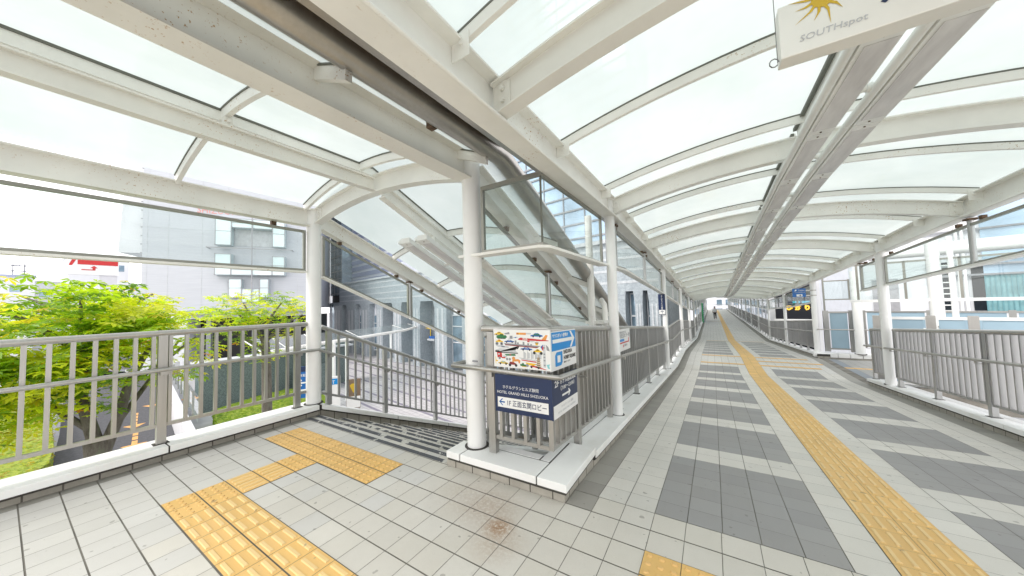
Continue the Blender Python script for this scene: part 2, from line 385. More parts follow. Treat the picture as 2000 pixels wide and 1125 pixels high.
def in_tac(x, y):      # landing tactile zones; returns 'dot', 'barx', 'bary' or None
    if -4.63 < x < -2.62 and 1.73 < y < 2.13: return 'dot'
    if -3.83 < x < -3.42 and 1.13 < y <= 1.73: return 'bary' if y < 1.53 else 'dot'
    if -3.83 < x < -.2 and .73 < y < 1.13: return 'dot' if x < -3.42 else 'barx'
    if -.43 < x < 1.2 and 1.73 < y < 2.13: return 'dot'
    if .78 < x < 1.2 and (y < 1.73 or y > 2.13): return 'bary'
    return None
def bumps(kind, x0, y0, s, zf, dz, mb):
    zz = zf(y0+s/2)+dz; h = .007
    if kind == 'dot':
        for i in range(3):
            for j in range(3):
                cx, cyy = x0+s*(i+.5)/3, y0+s*(j+.5)/3; zz = zf(cyy)+dz; n = 8
                vs = [(cx+.017*math.cos(t*math.tau/n), cyy+.017*math.sin(t*math.tau/n), zz) for t in range(n)]+[(cx+.011*math.cos(t*math.tau/n), cyy+.011*math.sin(t*math.tau/n), zz+h) for t in range(n)]
                mb.add(vs, [tuple(range(n, 2*n))]+[(i2, (i2+1) % n, n+(i2+1) % n, n+i2) for i2 in range(n)], (.80, .50, .17))
    else:
        for j in range(3):
            o = s*(j+.5)/3; w, w2 = .0135, .009; e = .022
            if kind == 'bary': base = [(x0+o-w, y0+e), (x0+o+w, y0+e), (x0+o+w, y0+s-e), (x0+o-w, y0+s-e)]; top = [(x0+o-w2, y0+e+.004), (x0+o+w2, y0+e+.004), (x0+o+w2, y0+s-e-.004), (x0+o-w2, y0+s-e-.004)]
            else: base = [(x0+e, y0+o-w), (x0+s-e, y0+o-w), (x0+s-e, y0+o+w), (x0+e, y0+o+w)]; top = [(x0+e+.004, y0+o-w2), (x0+s-e-.004, y0+o-w2), (x0+s-e-.004, y0+o+w2), (x0+e+.004, y0+o+w2)]
            vs = [(x, y, zf(y)+dz) for x, y in base]+[(x, y, zf(y)+dz+h) for x, y in top]
            mb.add(vs, [(4, 5, 6, 7)]+[(i, (i+1) % 4, 4+(i+1) % 4, 4+i) for i in range(4)], jit((.88, .62, .27), .03))
# landing
for i in range(-24, 20):
    for j in range(-34, 0):
        x0, y0 = G0x+i*P2, G0y+j*P2; xm, ym = x0+.1, y0+.1
        if xm < -5.1 or xm > 3.1: continue
        y1 = y0+P2
        if -2.24 < xm < -1.02 and ym > 2.3: continue
        k = in_tac(xm, ym)
        if k: quad(tac, x0, x0+P2, y0, y1, zf0, .004, YEL); bumps(k, x0, y0, P2, zf0, .004, bars); continue
        if xm > 2.83: pal = EDGE
        elif xm < -4.85: pal = [(.33, .32, .29), (.36, .345, .31)]
        elif xm > -1.0 and xm < -.8 and ym > 2.3: pal = EDGE
        else: pal = LIGHT if xm > -2.2 else (COOL if xm < -3.2 else COOL+LIGHT)
        quad(tl, max(x0, -4.95), min(x0+P2, 3.05), y0, min(y1, 2.33) if -2.24 < xm < -1.02 else y1, zf0, 0, pal)
# corridor
P3 = .2035; yr = 2.53; row = 0; seq = []
pat = [('d', 6), ('l', 2), ('d', 5), ('l', 2), ('d', 5), ('l', 2), ('d', 5), ('l', 2), ('d', 5), ('l', 2), ('d', 5), ('l', 2), ('d', 5), ('l', 2), ('Y', 1), ('l', 3), ('R', 1), ('l', 3), ('Y', 1), ('l', 1)]
pat += [('d', 5), ('l', 2)]*7+[('l', 1), ('Z', 1)]
for k, n in pat: seq += [k]*n
nrows = int((YEND-2.53)/P3)
for r_ in range(nrows):
    y0 = 2.53+r_*P3; y1 = y0+P3; k = seq[r_] if r_ < len(seq) else 'l'
    if abs(y0-47.0) < .1: k = 'Q'
    for i in range(-3, 17):
        x0 = -.424+i*P3; x1 = x0+P3; xm = x0+.1; pal = CCOOL if y0 > 12 else CLIGHT; tacq = None
        if i == -3: pal = EDGE; x0 = -1.03
        elif i == 16: pal = EDGE; x1 = 3.05
        elif i in (6, 7): tacq = 'bary'
        elif k == 'd' and (0 <= i <= 4 or 9 <= i <= 13): pal = DARK
        elif k in 'YZ' and 0 <= i <= 14: tacq = 'dot'
        elif k == 'R' and 8 <= i <= 15: tacq = 'dot'
        elif k == 'Q' and -1 <= i <= 5: tacq = 'dot'
        if tacq:
            quad(tac, x0, x1, y0, y1, fl, .004, YEL, .0015)
            if y0 < 9: bumps(tacq, x0, y0, P3, fl, .004, bars)
        else: quad(tl, x0, x1, y0, y1, fl, 0, pal, .0024)
# branch floor to the right of the crossing
for i in range(17, 52):
    for j in range(0, 21):
        x0 = -.424+i*P3; y0 = 11.15+j*P3
        if x0 < 3.05: continue
        t2 = (j == 10 and i > 17)
        c_ = YEL if t2 else ([(.28, .32, .37)] if i in (17, 18) else [(.42, .42, .41), (.45, .45, .44)])
        quad(tl, x0, x0+P3, y0, y0+P3, fl, 0, c_, .003)
fo = struct(tl.build('floor', 'floor_tile')); 
to_ = struct(tac.build('tactile_paving', 'tactile_tile')); bo = bars.build('raised_bars', 'tactile_tile', to_)
sub = MB()
sub.box(-5.2, 3.1, -6, 2.33, -.5, -.004); sub.box(-5.2, -2.24, 2.33, 2.53, -.5, -.004)
pth = [(y, fl(y)-.004) for y in knots(2.53, YEND+.5)]
sub.box(-1.03, 3.1, 2.33, 2.53, -.5, -.004); sub.ry(-1.03, 3.1, -.5, 0, pth); sub.box(3.1, 10.4, 11.1, 15.6, -1.1, fl(12)-.004)
struct(sub.build('deck', 'grout'))

# ---------------------------------------------------------------- stairs
sm_ = MB(); nos = MB(); rise, run = .155, .366; yy = 2.53; zz = 0.
for k in range(32):
    zz -= rise
    sm_.add([(-4.95, yy, zz), (-4.95, yy, zz+rise), (-2.24, yy, zz+rise), (-2.24, yy, zz)], [(0, 1, 2, 3)], (.42, .41, .38))
    for i in range(14):
        x0 = -4.95+i*.1936
        sm_.add([(x0+.004, yy, zz), (x0+.19, yy, zz), (x0+.19, yy+run, zz), (x0+.004, yy+run, zz)], [(0, 1, 2, 3)], jit(random.choice(LIGHT)))
    nos.box(-4.9, -2.28, yy+run-.075, yy+run-.027, zz, zz+.004)
    yy += run
nos.box(-4.9, -2.28, 2.45, 2.505, .0005, .004); nos.box(-4.9, -2.28, 2.34, 2.39, .0005, .004)
so_ = struct(sm_.build('stairs', 'floor_tile')); nos.build('antislip_strip', 'step_strip', so_)
b = MB(); b.sweep([(-4.95, 0, -.6), (-2.24, 0, -.6), (-2.24, 0, -.17), (-4.95, 0, -.17)], [(0, 2.53, 0), (0, 14.3, SL*11.77)]); struct(b.build('stair_slab', 'concrete'))

# ---------------------------------------------------------------- kerbs with white coping
def kerb(name, side, y0, y1, zf, wx, cx0, cx1, ox0, ox1, seg=1.39, joints=None, wallcol='floor_tile'):
    """wx wall face x; cx0..cx1 coping; ox0..ox1 outer strip"""
    w = MB(); c = MB(); n = max(1, int(round((y1-y0)/seg))); a, bb = sorted((wx, ox1))
    js = joints or [y0+(y1-y0)*i/n for i in range(n+1)]
    for u_, v_ in zip(js, js[1:]):
        ks = [k for k in knots(u_, v_)]; p = [(k, zf(k)) for k in ks]; p[0] = (ks[0]+.007, zf(ks[0]+.007)); p[-1] = (ks[-1]-.007, zf(ks[-1]-.007))
        c.ry(min(cx0, cx1), max(cx0, cx1), .085, .15, p); c.ry(min(ox0, ox1), max(ox0, ox1), .07, .148, p)
    ks = knots(y0, y1); p = [(k, zf(k)) for k in ks]
    wx2 = wx-.003*side if False else wx
    lo, hi = sorted((wx, ox1)); w.ry(lo, hi, -.55, .064, p); sl2 = MB(); a2, b2 = sorted((cx0-.012*side, ox1+.012*side)); sl2.ry(a2, b2, .0655, .143, p)  # dark bar: joint sealant, and painted shade for the gap under the coping
    k1 = struct(w.build(name, 'kerb_stone')); sl2.build('sealant_gap_shade', 'joint_dark', k1); c.build('coping', 'coping', k1, .004); return k1
s = Nd('kerb_stone'); b_ = s.n('ShaderNodeTexBrick'); b_.offset = 0; b_.inputs['Scale'].default_value = 1; b_.inputs['Brick Width'].default_value = .2; b_.inputs['Row Height'].default_value = 9
b_.inputs['Mortar Size'].default_value = .006; b_.inputs['Color1'].default_value = (.52, .49, .43, 1); b_.inputs['Color2'].default_value = (.46, .435, .38, 1); b_.inputs['Mortar'].default_value = (.05, .045, .04, 1)
mp_ = s.n('ShaderNodeMapping'); mp_.inputs['Rotation'].default_value = (0, 0, 0); sx = s.n('ShaderNodeSeparateXYZ'); s.l(s.pos(), sx.inputs[0]); ad = s.n('ShaderNodeMath', operation='ADD'); s.l(sx.outputs[0], ad.inputs[0]); s.l(sx.outputs[1], ad.inputs[1])
cb = s.n('ShaderNodeCombineXYZ'); s.l(ad.outputs[0], cb.inputs[0]); cb.inputs[1].default_value = .5; s.l(cb.outputs[0], b_.inputs[0])
gr = s.noise(5, 5, .7); s.pri(s.mix(s.ramp(gr, [(.4, (.5, .5, .5)), (.7, (0, 0, 0))]), b_.outputs[0], (.27, .25, .21)), .8)
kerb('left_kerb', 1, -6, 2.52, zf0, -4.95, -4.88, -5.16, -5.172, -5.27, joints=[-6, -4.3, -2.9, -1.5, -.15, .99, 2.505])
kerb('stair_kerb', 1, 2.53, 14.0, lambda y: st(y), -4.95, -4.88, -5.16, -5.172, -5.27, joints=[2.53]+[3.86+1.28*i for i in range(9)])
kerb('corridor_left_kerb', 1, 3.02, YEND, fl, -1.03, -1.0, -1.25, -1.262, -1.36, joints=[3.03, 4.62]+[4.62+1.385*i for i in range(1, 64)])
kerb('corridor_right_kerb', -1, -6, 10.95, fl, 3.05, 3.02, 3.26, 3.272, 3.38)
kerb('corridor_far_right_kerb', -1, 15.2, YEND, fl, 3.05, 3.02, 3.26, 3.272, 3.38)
# corner plinth round the stair head
w = MB(); w.slab([(-2.24, 2.33), (-1.03, 2.33), (-1.03, 3.02), (-1.27, 3.02), (-1.27, 2.62), (-2.24, 2.62)], -.3, .064)
k = struct(w.build('plinth_kerb', 'kerb_stone'))
w = MB(); w.slab([(-2.21, 2.312), (-1.012, 2.312), (-1.012, 3.01), (-1.34, 3.01), (-1.34, 2.65), (-1.94, 2.65), (-1.94, 2.56), (-2.21, 2.56)], .0655, .143); w.build('sealant_gap_shade', 'joint_dark', k)  # dark layer: filler between the slabs, shade coloured in below their edge
c = MB()
c.slab([(-2.22, 2.30), (-2.062, 2.30), (-2.062, 2.555), (-2.22, 2.555)], .088, .15)
c.slab([(-2.05, 2.30), (-1.262, 2.30), (-1.262, 2.555), (-2.05, 2.555)], .088, .15)
c.slab([(-1.25, 2.30), (-1.0, 2.30), (-1.0, 3.02), (-1.25, 3.02)], .088, .15)
c.slab([(-1.95, 2.572), (-1.37, 2.572), (-1.37, 2.66), (-1.95, 2.66)], .07, .148)
c.slab([(-1.355, 2.572), (-1.268, 2.572), (-1.268, 3.02), (-1.355, 3.02)], .07, .148)
c.build('coping', 'coping', k, .004)
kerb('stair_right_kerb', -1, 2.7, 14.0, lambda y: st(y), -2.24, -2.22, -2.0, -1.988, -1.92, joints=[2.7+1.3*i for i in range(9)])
w = MB(); w.sweep([(-1.92, 0, -.12), (-1.36, 0, -.12), (-1.36, 0, -.02), (-1.92, 0, -.02)], [(0, 2.66, 0), (0, 9, -2.2)]); tag(w.build('flashing', 'pale_grey'), 'pale metal flashing in the slot between the stairs and the corridor', 'flashing')

# ---------------------------------------------------------------- columns
def column(x, y, z0, z1, r, label, cat='column', cap=True, group=None):
    t = thing('column', label, cat, (x, y, z0), group)
    MB().cyl(x, y, z0, z1, r, 28).build('shaft', 'white_column', t)
    if cap: MB().cyl(x, y, z1-.004, z1+.016, r*1.16, 28).build('cap_plate', 'white_paint', t)
    MB().cyl(x, y, z0-.004, z0+.006, r*1.28, 28).build('base_seal', 'joint_dark', t)
    return t
column(-5.07, 2.51, .15, 3.02, .098, 'thick white round column at the head of the stairs, outer left side', group='columns of the landing')
t = column(-2.03, 2.53, .15, 3.03, .092, 'thick white round column on the white plinth beside the signs', group='columns of the landing')
MB().box(-1.99, -1.93, 2.438, 2.446, .98, .995).build('label_plate', 'grey', t)
ys = [4.43+5.54*k for k in range(16)]
for k, y in enumerate(ys):
    if y < YEND: column(XL, y, fl(y)+.15, rf(y)+.22, .065, '%s white column on the left side of the long corridor, counted from the viewer' % ordn(k), group='white columns along the corridor')
for k, y in enumerate(ys[1:]):
    if y < YEND: column(XR, y, fl(y)+.15, rf(y)+.2, .083 if k < 2 else .065, '%s white column on the right side of the long corridor, counted from the viewer' % ordn(k), group='white columns along the corridor')

# ---------------------------------------------------------------- railings
def fence(name, label, X, y0, y1, zf, posts, hx, hz=.92, tz=1.33, bz=.33, dz=.125, bw=.032, bd=.012, mat='stainless', brackets=True, indiv=True, y_h=None, group=None, hr=.021, tr=.033, hand=True, phase=0, panel=None):
    t = thing(name, label, 'railing', (X, y0, zf(y0)), group); o_ = ORG[t.name]
    ks = knots(y0, y1)
    MB().tube([(X, k, zf(k)+tz-tr) for k in ks], tr, 14).build('top_rail', mat if mat != 'stainless_dark' else 'stainless', t)
    if hand:
        a, b_ = y_h or (y0, y1); MB().tube([(hx, k, zf(k)+hz) for k in knots(a, b_)], hr, 12).build('handrail', 'stainless', t)
    MB().ry(X-.018, X+.018, bz-.02, bz+.015, [(k, zf(k)) for k in ks]).build('bottom_bar', mat, t)
    sgn = 1 if hx > X else -1
    for p in posts:
        po = MB().box(X-.03, X+.03, p-.037, p+.037, zf(p)+.15, zf(p)+tz-tr*1.6).build('post', mat, t, .003)
        if zf is not st: MB().ry(X-.052, X+.052, .1505, .1535, [(p-.06, zf(p-.06)), (p+.06, zf(p+.06))]).build('base_seal', 'joint_dark', po)
        if hand:
            b2 = MB(); z_ = zf(p)+hz
            b2.box(min(X+.03*sgn, hx), max(X+.03*sgn, hx), p-.004, p+.004, z_-.06, z_-.05)
            b2.box(hx-.006, hx+.006, p-.03, p+.03, z_-.055, z_-.019)
            b2.build('bracket', 'stainless', po)
    if indiv:
        ms = None; n = int((y1-y0)/dz)
        for i in range(n+1):
            y = y0+phase+i*dz
            if y > y1-.02 or any(abs(y-p) < .05 for p in posts): continue
            if ms is None: ms = MB().box(X-bd, X+bd, y-bw/2, y+bw/2, zf(y)+bz+.012, zf(y)+tz-tr*1.5).build('baluster', mat, t); my = y
            else: dup(ms, t, (0, y-my, zf(y)-zf(my)))
    else:
        m = MB(); y = y0+.06
        while y < y1-.03:
            m.box(X-bd, X+bd, y-bw/2, y+bw/2, zf(y)+bz+.012, zf(y)+tz-tr*1.5); y += dz
        m.build('infill_slats', mat, t)
    return t
fence('railing', 'stainless railing along the open left side above the trees', -5.07, -5.7, 2.40, zf0, [-4.4, -3.06, -1.72, -.38, .96, 2.285], -4.98, .935, 1.352, .345, .127, .03, .02, y_h=(-5.7, 2.55), phase=.115)
MB().tube([(-5.07, 2.40, 1.319), (-5.07, 2.43, 1.319)], .033).build('end_cap', 'stainless', bpy.data.objects['railing'])
fence('stair_railing', 'stainless railing sloping down the left side of the stairs', -5.07, 2.62, 14.0, st, [2.73, 3.73, 4.95, 6.2, 7.45, 8.7, 9.95, 11.2, 12.5], -4.98, .935, 1.335, .31, .1395, .03, .012, mat='stainless_dark', y_h=(2.55, 14.0), phase=.13)
fence('stair_railing', 'stainless railing on the right side of the stairs behind the signs', -2.05, 2.72, 14.0, st, [2.8, 3.76, 5.0, 6.2, 7.45, 8.7, 9.95, 11.2, 12.5], -2.14, .935, 1.335, .31, .1395, .03, .012, mat='stainless_dark', y_h=(2.72, 14.0), phase=.13)
# front piece with the corner
t = thing('railing', 'short stainless corner railing that carries the shop and hotel signs', 'railing', (-1.8, 2.5, .15))
MB().tube([(-1.9, 2.5, 1.297), (-1.21, 2.5, 1.297), (-1.2, 2.51, 1.297), (-1.2, 3.3, 1.243), (-1.2, 4.36, 1.297-.0741*1.83)], .033, 16).build('top_rail', 'stainless', t)
MB().tube([(-2.24, 2.62, .93), (-2.26, 2.47, .93), (-2.24, 2.43, .93), (-1.09, 2.42, .915), (-1.085, 2.43, .915), (-1.085, 3.3, .86), (-1.085, 4.43, .775)], .022, 14).build('handrail', 'stainless', t)
for X in (-1.80,): MB().box(X-.037, X+.037, 2.47, 2.53, .15, 1.27).build('post', 'stainless', t, .003)
for y in (3.09, 4.27): MB().box(-1.23, -1.17, y-.037, y+.037, fl(y)+.15, 1.27-.0741*(y-2.53)).build('post', 'stainless', t, .003)
MB().ry(-1.218, -1.182, .285, .318, [(2.4825, 0), (2.53, 0), (4.27, fl(4.27))]).build('bottom_bar', 'stainless', t)
MB().box(-1.8, -1.219, 2.482, 2.518, .285, .318).build('bottom_bar', 'stainless', t)
ms = MB().box(-1.70-.016, -1.70+.016, 2.475, 2.525, .31, 1.27).build('baluster', 'stainless', t)
for i in range(1, 4): dup(ms, t, (i*.128, 0, 0))
ms = MB().box(-1.225, -1.175, 2.62-.016, 2.62+.016, .31-.006, 1.27-.006).build('baluster', 'stainless', t)
MB().box(-1.222, -1.178, 2.485, 2.522, .31, 1.27).build('corner_post', 'stainless', t)
for i in range(1, 14):
    y = 2.62+i*.125
    if abs(y-3.09) < .05 or abs(y-4.27) < .05: continue
    dup(ms, t, (0, y-2.62, fl(y)-fl(2.62)))
for x in (-1.79,): MB().box(x-.01, x+.03, 2.43, 2.48, .855, .91).build('bracket', 'stainless', t)
for y in (3.12,): MB().box(-1.17, -1.09, y-.03, y+.03, .775, .783).build('bracket', 'stainless', t)
# corridor bays
for side, X, hx, nm in ((0, -1.2, -1.085, 'left'), (1, 3.16, 3.05, 'right')):
    b0 = 4.5 if side == 0 else -1.2
    bounds = ([4.5]+[9.97+5.54*k for k in range(15)]) if side == 0 else ([-5.6, -1.2, 4.43, 9.9, 10.95])
    segs = list(zip(bounds, bounds[1:]))
    if side: segs += [(15.6, 21.05)]+[(21.05+5.54*k, 21.05+5.54*(k+1)) for k in range(12)]
    for k, (a, b_) in enumerate(segs):
        a2, b2 = a+.09, b_-.09 if b_ != 10.95 else b_
        n = max(1, int(round((b2-a2)/1.39))); posts = [a2+.12+(b2-a2-.24)*i/n for i in range(n+1)] if n > 1 else [a2+.12, b2-.05]
        fence('corridor_railing', '%s stainless railing bay on the %s side of the corridor, counted from the viewer' % (ordn(k), nm), X, a2, b2, fl, posts, hx, hz=.915, tz=1.33, bz=.315, dz=.135, bw=.024, bd=.032,
              mat='stainless_dark', indiv=(a < 20), y_h=(a2-.09, b2+.09), group='railing bays along the corridor')

# ---------------------------------------------------------------- roofs
ARY = [1.65-2.78*2, 1.65-2.78, 1.65, 4.43]+[4.43+2.77*k for k in range(1, 32)]
roof = thing('corridor_roof', 'long vaulted roof of frosted glass on white steel arches over the corridor', 'roof', (XC, 0, 2.7))
def ibeam_y(mb, xc, w, lo, hi, path, tf=.014, tw=.012):
    mb.ry(xc-w/2, xc+w/2, lo, lo+tf, path); mb.ry(xc-w/2, xc+w/2, hi-tf, hi, path); mb.ry(xc-tw/2, xc+tw/2, lo+tf, hi-tf, path)
for X, s_ in ((XL, 1), (XR, -1)):
    ps = [(y, rf(y)) for y in knots(-1.4, YEND)]
    e = MB(); ibeam_y(e, X, .17, -.012, .25, ps)
    e.build('eave_beam', 'white_paint', roof)
    if True: m = MB(); m.tube([(X+s_*.10, y, z-.028) for y, z in ps], .011, 8); m.build('conduit', 'white_paint', roof)
    g = MB(); g.ry(X-s_*.13-.04, X-s_*.13+.04, .03, .27, ps); g.build('eave_gutter', 'gutter_steel', roof)
XA = [XL+.03+(XR-XL-.06)*i/20 for i in range(21)]
def arch_beam(parent, y, xs, zfun, h=.215, w=.105, mat='white_paint', name='arch_beam'):
    m = MB()
    def sw(y0, y1, lo, hi): m.sweep([(0, y0, lo), (0, y1, lo), (0, y1, hi), (0, y0, hi)], [(x, y, zfun(x, y)) for x in xs])
    sw(-w/2, w/2, 0, .013); sw(-w/2, w/2, h-.013, h); sw(-.006, .006, .013, h-.013)
    o = m.build(name, mat, parent)
    for xe, s_ in ((xs[0], 1), (xs[-1], -1)):
        p = MB(); zc = zfun(xe+.1*s_, y)
        p.box(min(xe, xe+.12*s_), max(xe, xe+.12*s_), y-.018, y-.0065, zc+.02, zc+h-.02)
        for q in (.07, .145): p.tube([(xe+.07*s_, y-.018, zc+q), (xe+.07*s_, y-.04, zc+q)], .017, 6)
        p.build('bolt_plate', mat, o)
    return o
NEAR = 12
def gz(x, y): return arch(x, y)+.30
for k, y in enumerate(ARY):
    if y > YEND: break
    if y < -1.2: continue
    arch_beam(roof, y, XA, arch, mat='rusty_paint' if y < 2 else 'white_paint')
    yn = ARY[k+1] if k+1 < len(ARY) else y+2.77
    for dy in (-.36, 1.03):
        yr_ = y+dy
        m = MB(); m.sweep([(0, -.016, -.085), (0, .016, -.085), (0, .016, -.014), (0, -.016, -.014)], [(x, yr_, gz(x, yr_)) for x in XA]); o = m.build('glazing_rib', 'white_paint', roof)
        m = MB(); m.sweep([(0, -.019, -.013), (0, .019, -.013), (0, .019, -.001), (0, -.019, -.001)], [(x, yr_, gz(x, yr_)) for x in XA]); m.build('gasket', 'gasket', o)
        if y < 20:
            p = MB()
            for xe, s_ in ((XA[0], 1), (XA[-1], -1)):
                z_ = gz(xe+.04*s_, yr_); p.box(min(xe-.02*s_, xe+.1*s_), max(xe-.02*s_, xe+.1*s_), yr_-.022, yr_-.017, z_-.17, z_-.03); p.tube([(xe+.05*s_, yr_-.022, z_-.09), (xe+.05*s_, yr_-.035, z_-.09)], .014, 6)
            p.build('end_plate', 'white_paint', o)
    # glass skin of this bay, split at its ribs
    xs = [XL-.16+(XR-XL+.32)*i/24 for i in range(25)]
    for ya, yb in ((y-.36, y+1.03), (y+1.03, yn-.36)):
        n = 25; vs = []; 
        for yq in (ya, yb):
            for x in xs: vs.append((x, yq, gz(x, yq)+.004))
        m = MB(); m.add(vs, [(i, i+1, n+i+1, n+i) for i in range(n-1)], None, True); m.build('glass_panel', 'roof_glass', roof)
    # ridge rail between the arches
    ya, yb = y+.055, yn-.055
    m = MB(); m.ry(.845, .925, .19, .205, [(ya, arch(XC, ya)), (yb, arch(XC, yb))]); m.ry(.845, .857, .205, .285, [(ya, arch(XC, ya)), (yb, arch(XC, yb))])
    o = m.build('ridge_rail', 'white_paint', roof)
    m = MB(); m.ry(.815, .843, .262, .29, [(ya, arch(XC, ya)), (yb, arch(XC, yb))]); m.build('gasket', 'gasket', o)

# roof over the landing and down the stairs
X2 = -3.55
def arch2(x, y): return 2.80+.19*(1-((x-X2)/1.5)**2)+st(y)
roof2 = thing('stair_roof', 'vaulted glass roof over the landing that slopes down over the stairs', 'roof', (X2, 0, 2.8))
YS = [-1.4, 2.53, 13.5]; ps = [(y, st(y)) for y in YS]
m = MB(); ibeam_y(m, -5.07, .15, 2.775, 3.02, [(-1.4, 0), (2.42, 0)]); m.build('eave_beam', 'white_paint', roof2)
m = MB(); ibeam_y(m, -5.07, .15, 2.785, 3.02, [(y, st(y)) for y in (2.62, 13.5)]); m.build('eave_beam', 'white_paint', roof2)
m = MB(); ibeam_y(m, -2.05, .19, 2.79, 3.05, [(-1.4, 0), (2.45, 0)]); m.build('eave_beam', 'rusty_paint', roof2)
m = MB(); ibeam_y(m, -2.03, .17, 2.76, 3.02, [(y, st(y)) for y in (2.63, 13.5)]); m.build('eave_beam', 'white_paint', roof2)
m = MB(); ibeam_y(m, X2, .09, 3.0, 3.16, [(-1.4, 0), (2.47, 0)]); m.build('middle_beam', 'rusty_paint', roof2)
m = MB(); ibeam_y(m, X2, .11, 2.97, 3.15, [(y, st(y)) for y in (2.59, 13.5)]); m.build('middle_beam', 'white_paint', roof2)
XB = [-4.99+2.9*i/16 for i in range(17)]
arch_beam(roof2, 2.53, XB, arch2, h=.225, w=.12)
def gz2(x, y): return 3.07+.28*(1-((x-X2)/1.5)**2)+st(y)
XG = [-5.02+3.32*i/18 for i in range(19)]
for yq in (-.3, 1.03, 2.36, 3.9, 5.05, 6.3, 7.55, 8.8, 10.05, 11.3):
    m = MB(); m.sweep([(0, -.02, -.1), (0, .02, -.1), (0, .02, -.014), (0, -.02, -.014)], [(x, yq, gz2(x, yq)) for x in XG]); o = m.build('glazing_rib', 'white_paint', roof2)
    m = MB(); m.sweep([(0, -.028, -.013), (0, .028, -.013), (0, .028, -.001), (0, -.028, -.001)], [(x, yq, gz2(x, yq)) for x in XG]); m.build('gasket', 'gasket', o)
gy = [-1.4, -.3, 1.03, 2.53, 3.9, 5.05, 6.3, 7.55, 8.8, 10.05, 11.3, 13.5]
for ya, yb in zip(gy, gy[1:]):
    for xs in (XG[:10], XG[9:]):
        n = len(xs); vs = [(x, q, gz2(x, q)+.004) for q in (ya, yb) for x in xs]
        MB().add(vs, [(i, i+1, n+i+1, n+i) for i in range(n-1)], None, True).build('glass_panel', 'roof_glass', roof2)
for xo in (-3.66,):
    m = MB(); m.ry(xo-.02, xo+.02, 3.235, 3.325, ps); o = m.build('ridge_rail', 'white_paint', roof2); m = MB(); m.ry(xo-.03, xo+.03, 3.326, 3.345, ps); m.build('gasket', 'gasket', o)
# clip at the crossing of rib and middle beam
p = MB(); p.box(X2-.03, X2+.03, 1.0, 1.06, 3.16, 3.24); p.tube([(X2+.03, 1.03, 3.2), (X2+.06, 1.03, 3.2)], .016, 6); p.build('clip', 'rusty_paint', roof2)
# steel gutters between the two roofs
g = thing('gutter', 'brushed steel rain gutter pipe between the two roofs, bending down beside the stairs', 'gutter', (-1.72, 0, 2.93))
MB().tube([(-1.69, -1.4, 2.985), (-1.69, 2.56, 2.985), (-1.69, 2.68, 2.95), (-1.70, 9.5, 2.95+SL*6.82)], .095, 20).build('pipe', 'gutter_steel', g)
MB().ry(-1.82, -1.785, 3.0, 3.04, [(-1.4, 0), (2.55, 0)]).build('lip', 'stainless', g)
flat('trough', (.16, .12, .085), .35, .7)
MB().box(-1.62, -1.20, -1.4, 2.5, 3.03, 3.05).build('trough', 'trough', g)
flat('fascia_grey', (.36, .335, .305), .5, .3, .15, 2)
MB().box(-1.33, -1.235, -1.4, 2.57, 2.80, 3.03).build('fascia', 'fascia_grey', g)
m = MB()
for i in range(14): m.tube([(-1.285, -.9+i*.25, 2.803), (-1.285, -.9+i*.25, 2.792)], .008, 6)
m.build('rivet', 'gutter_steel', g)
for y in (1.78,): MB().box(-1.84, -1.78, y-.03, y+.03, 2.93, 2.99).build('clip', 'bracket', g)
g = thing('downpipe', 'pair of white downpipes standing between the stairs and the corridor', 'pipe', (-1.62, 5.0, -.5))
MB().tube([(-1.62, 4.98, -2), (-1.62, 4.98, 2.9)], .055, 14).build('pipe', 'white_paint', g)
MB().tube([(-1.5, 5.3, -2), (-1.5, 5.3, 1.35), (-1.52, 5.34, 1.47), (-1.6, 5.45, 1.55)], .045, 12).build('pipe', 'white_paint', g)
MB().box(-1.72, -1.42, 4.95, 5.3, 1.18, 1.22).build('clamp', 'white_paint', g)

# ---------------------------------------------------------------- glass screens under the eaves
def screen(label, X, y0, y1, top, bot, mull=(), plate=True, parts=None, group=None, brk=None, inx=1):
    t = thing('glass_screen', label, 'glass screen', (X, y0, bot(y0)), group); ks = knots(y0, y1)
    f = MB()
    f.ry(X-.018, X+.018, -.035, 0, [(k, top(k)) for k in ks]); f.ry(X-.018, X+.018, 0, .03, [(k, bot(k)) for k in ks])
    for y in (y0, y1-.035): f.add([(X+dx, y+dy, (bot(y+dy)+.03 if lo else top(y+dy)-.035)) for lo in (1, 0) for dy in (0, .035) for dx in (-.018, .018)], [(0, 2, 3, 1), (4, 5, 7, 6), (0, 1, 5, 4), (2, 6, 7, 3), (0, 4, 6, 2), (1, 3, 7, 5)])
    f.build('frame', 'frame_metal', t)
    for y in mull:
        m = MB(); m.tube([(X, y, bot(y)), (X, y, top(y)+.07)], .032, 14); o = m.build('mullion', 'stainless_dark', t)
        MB().box(X-.05, X+.05, y-.05, y+.05, top(y)+.045, top(y)+.075).build('bracket', 'bracket', o)
    p = MB()
    for a, b_ in zip(ks, ks[1:]): p.add([(X, a, bot(a)+.03), (X, b_, bot(b_)+.03), (X, b_, top(b_)-.035), (X, a, top(a)-.035)], [(0, 1, 2, 3)])
    p.build('pane', 'clear_glass', t)
    if plate: MB().ry(X-.055, X+.055, -.028, -.002, [(k, bot(k)) for k in ks]).build('sill_plate', 'white_paint', t)
    for y in brk or []: MB().box(X-.025, X+.025, y-.03, y+.03, top(y)+.002, top(y)+.055).build('clip', 'bracket', t)
    return t
screen('long clear glass screen under the left eave above the trees', -5.07, -3.0, 2.39, lambda y: 2.705, lambda y: 2.10, brk=(-1.5, 1.98))
screen('sloping glass screen above the left stair railing, the one next the column', -5.07, 2.63, 4.29, lambda y: 2.68+st(y)+.03, lambda y: 2.08+st(y), (), brk=(2.9, 4.0))
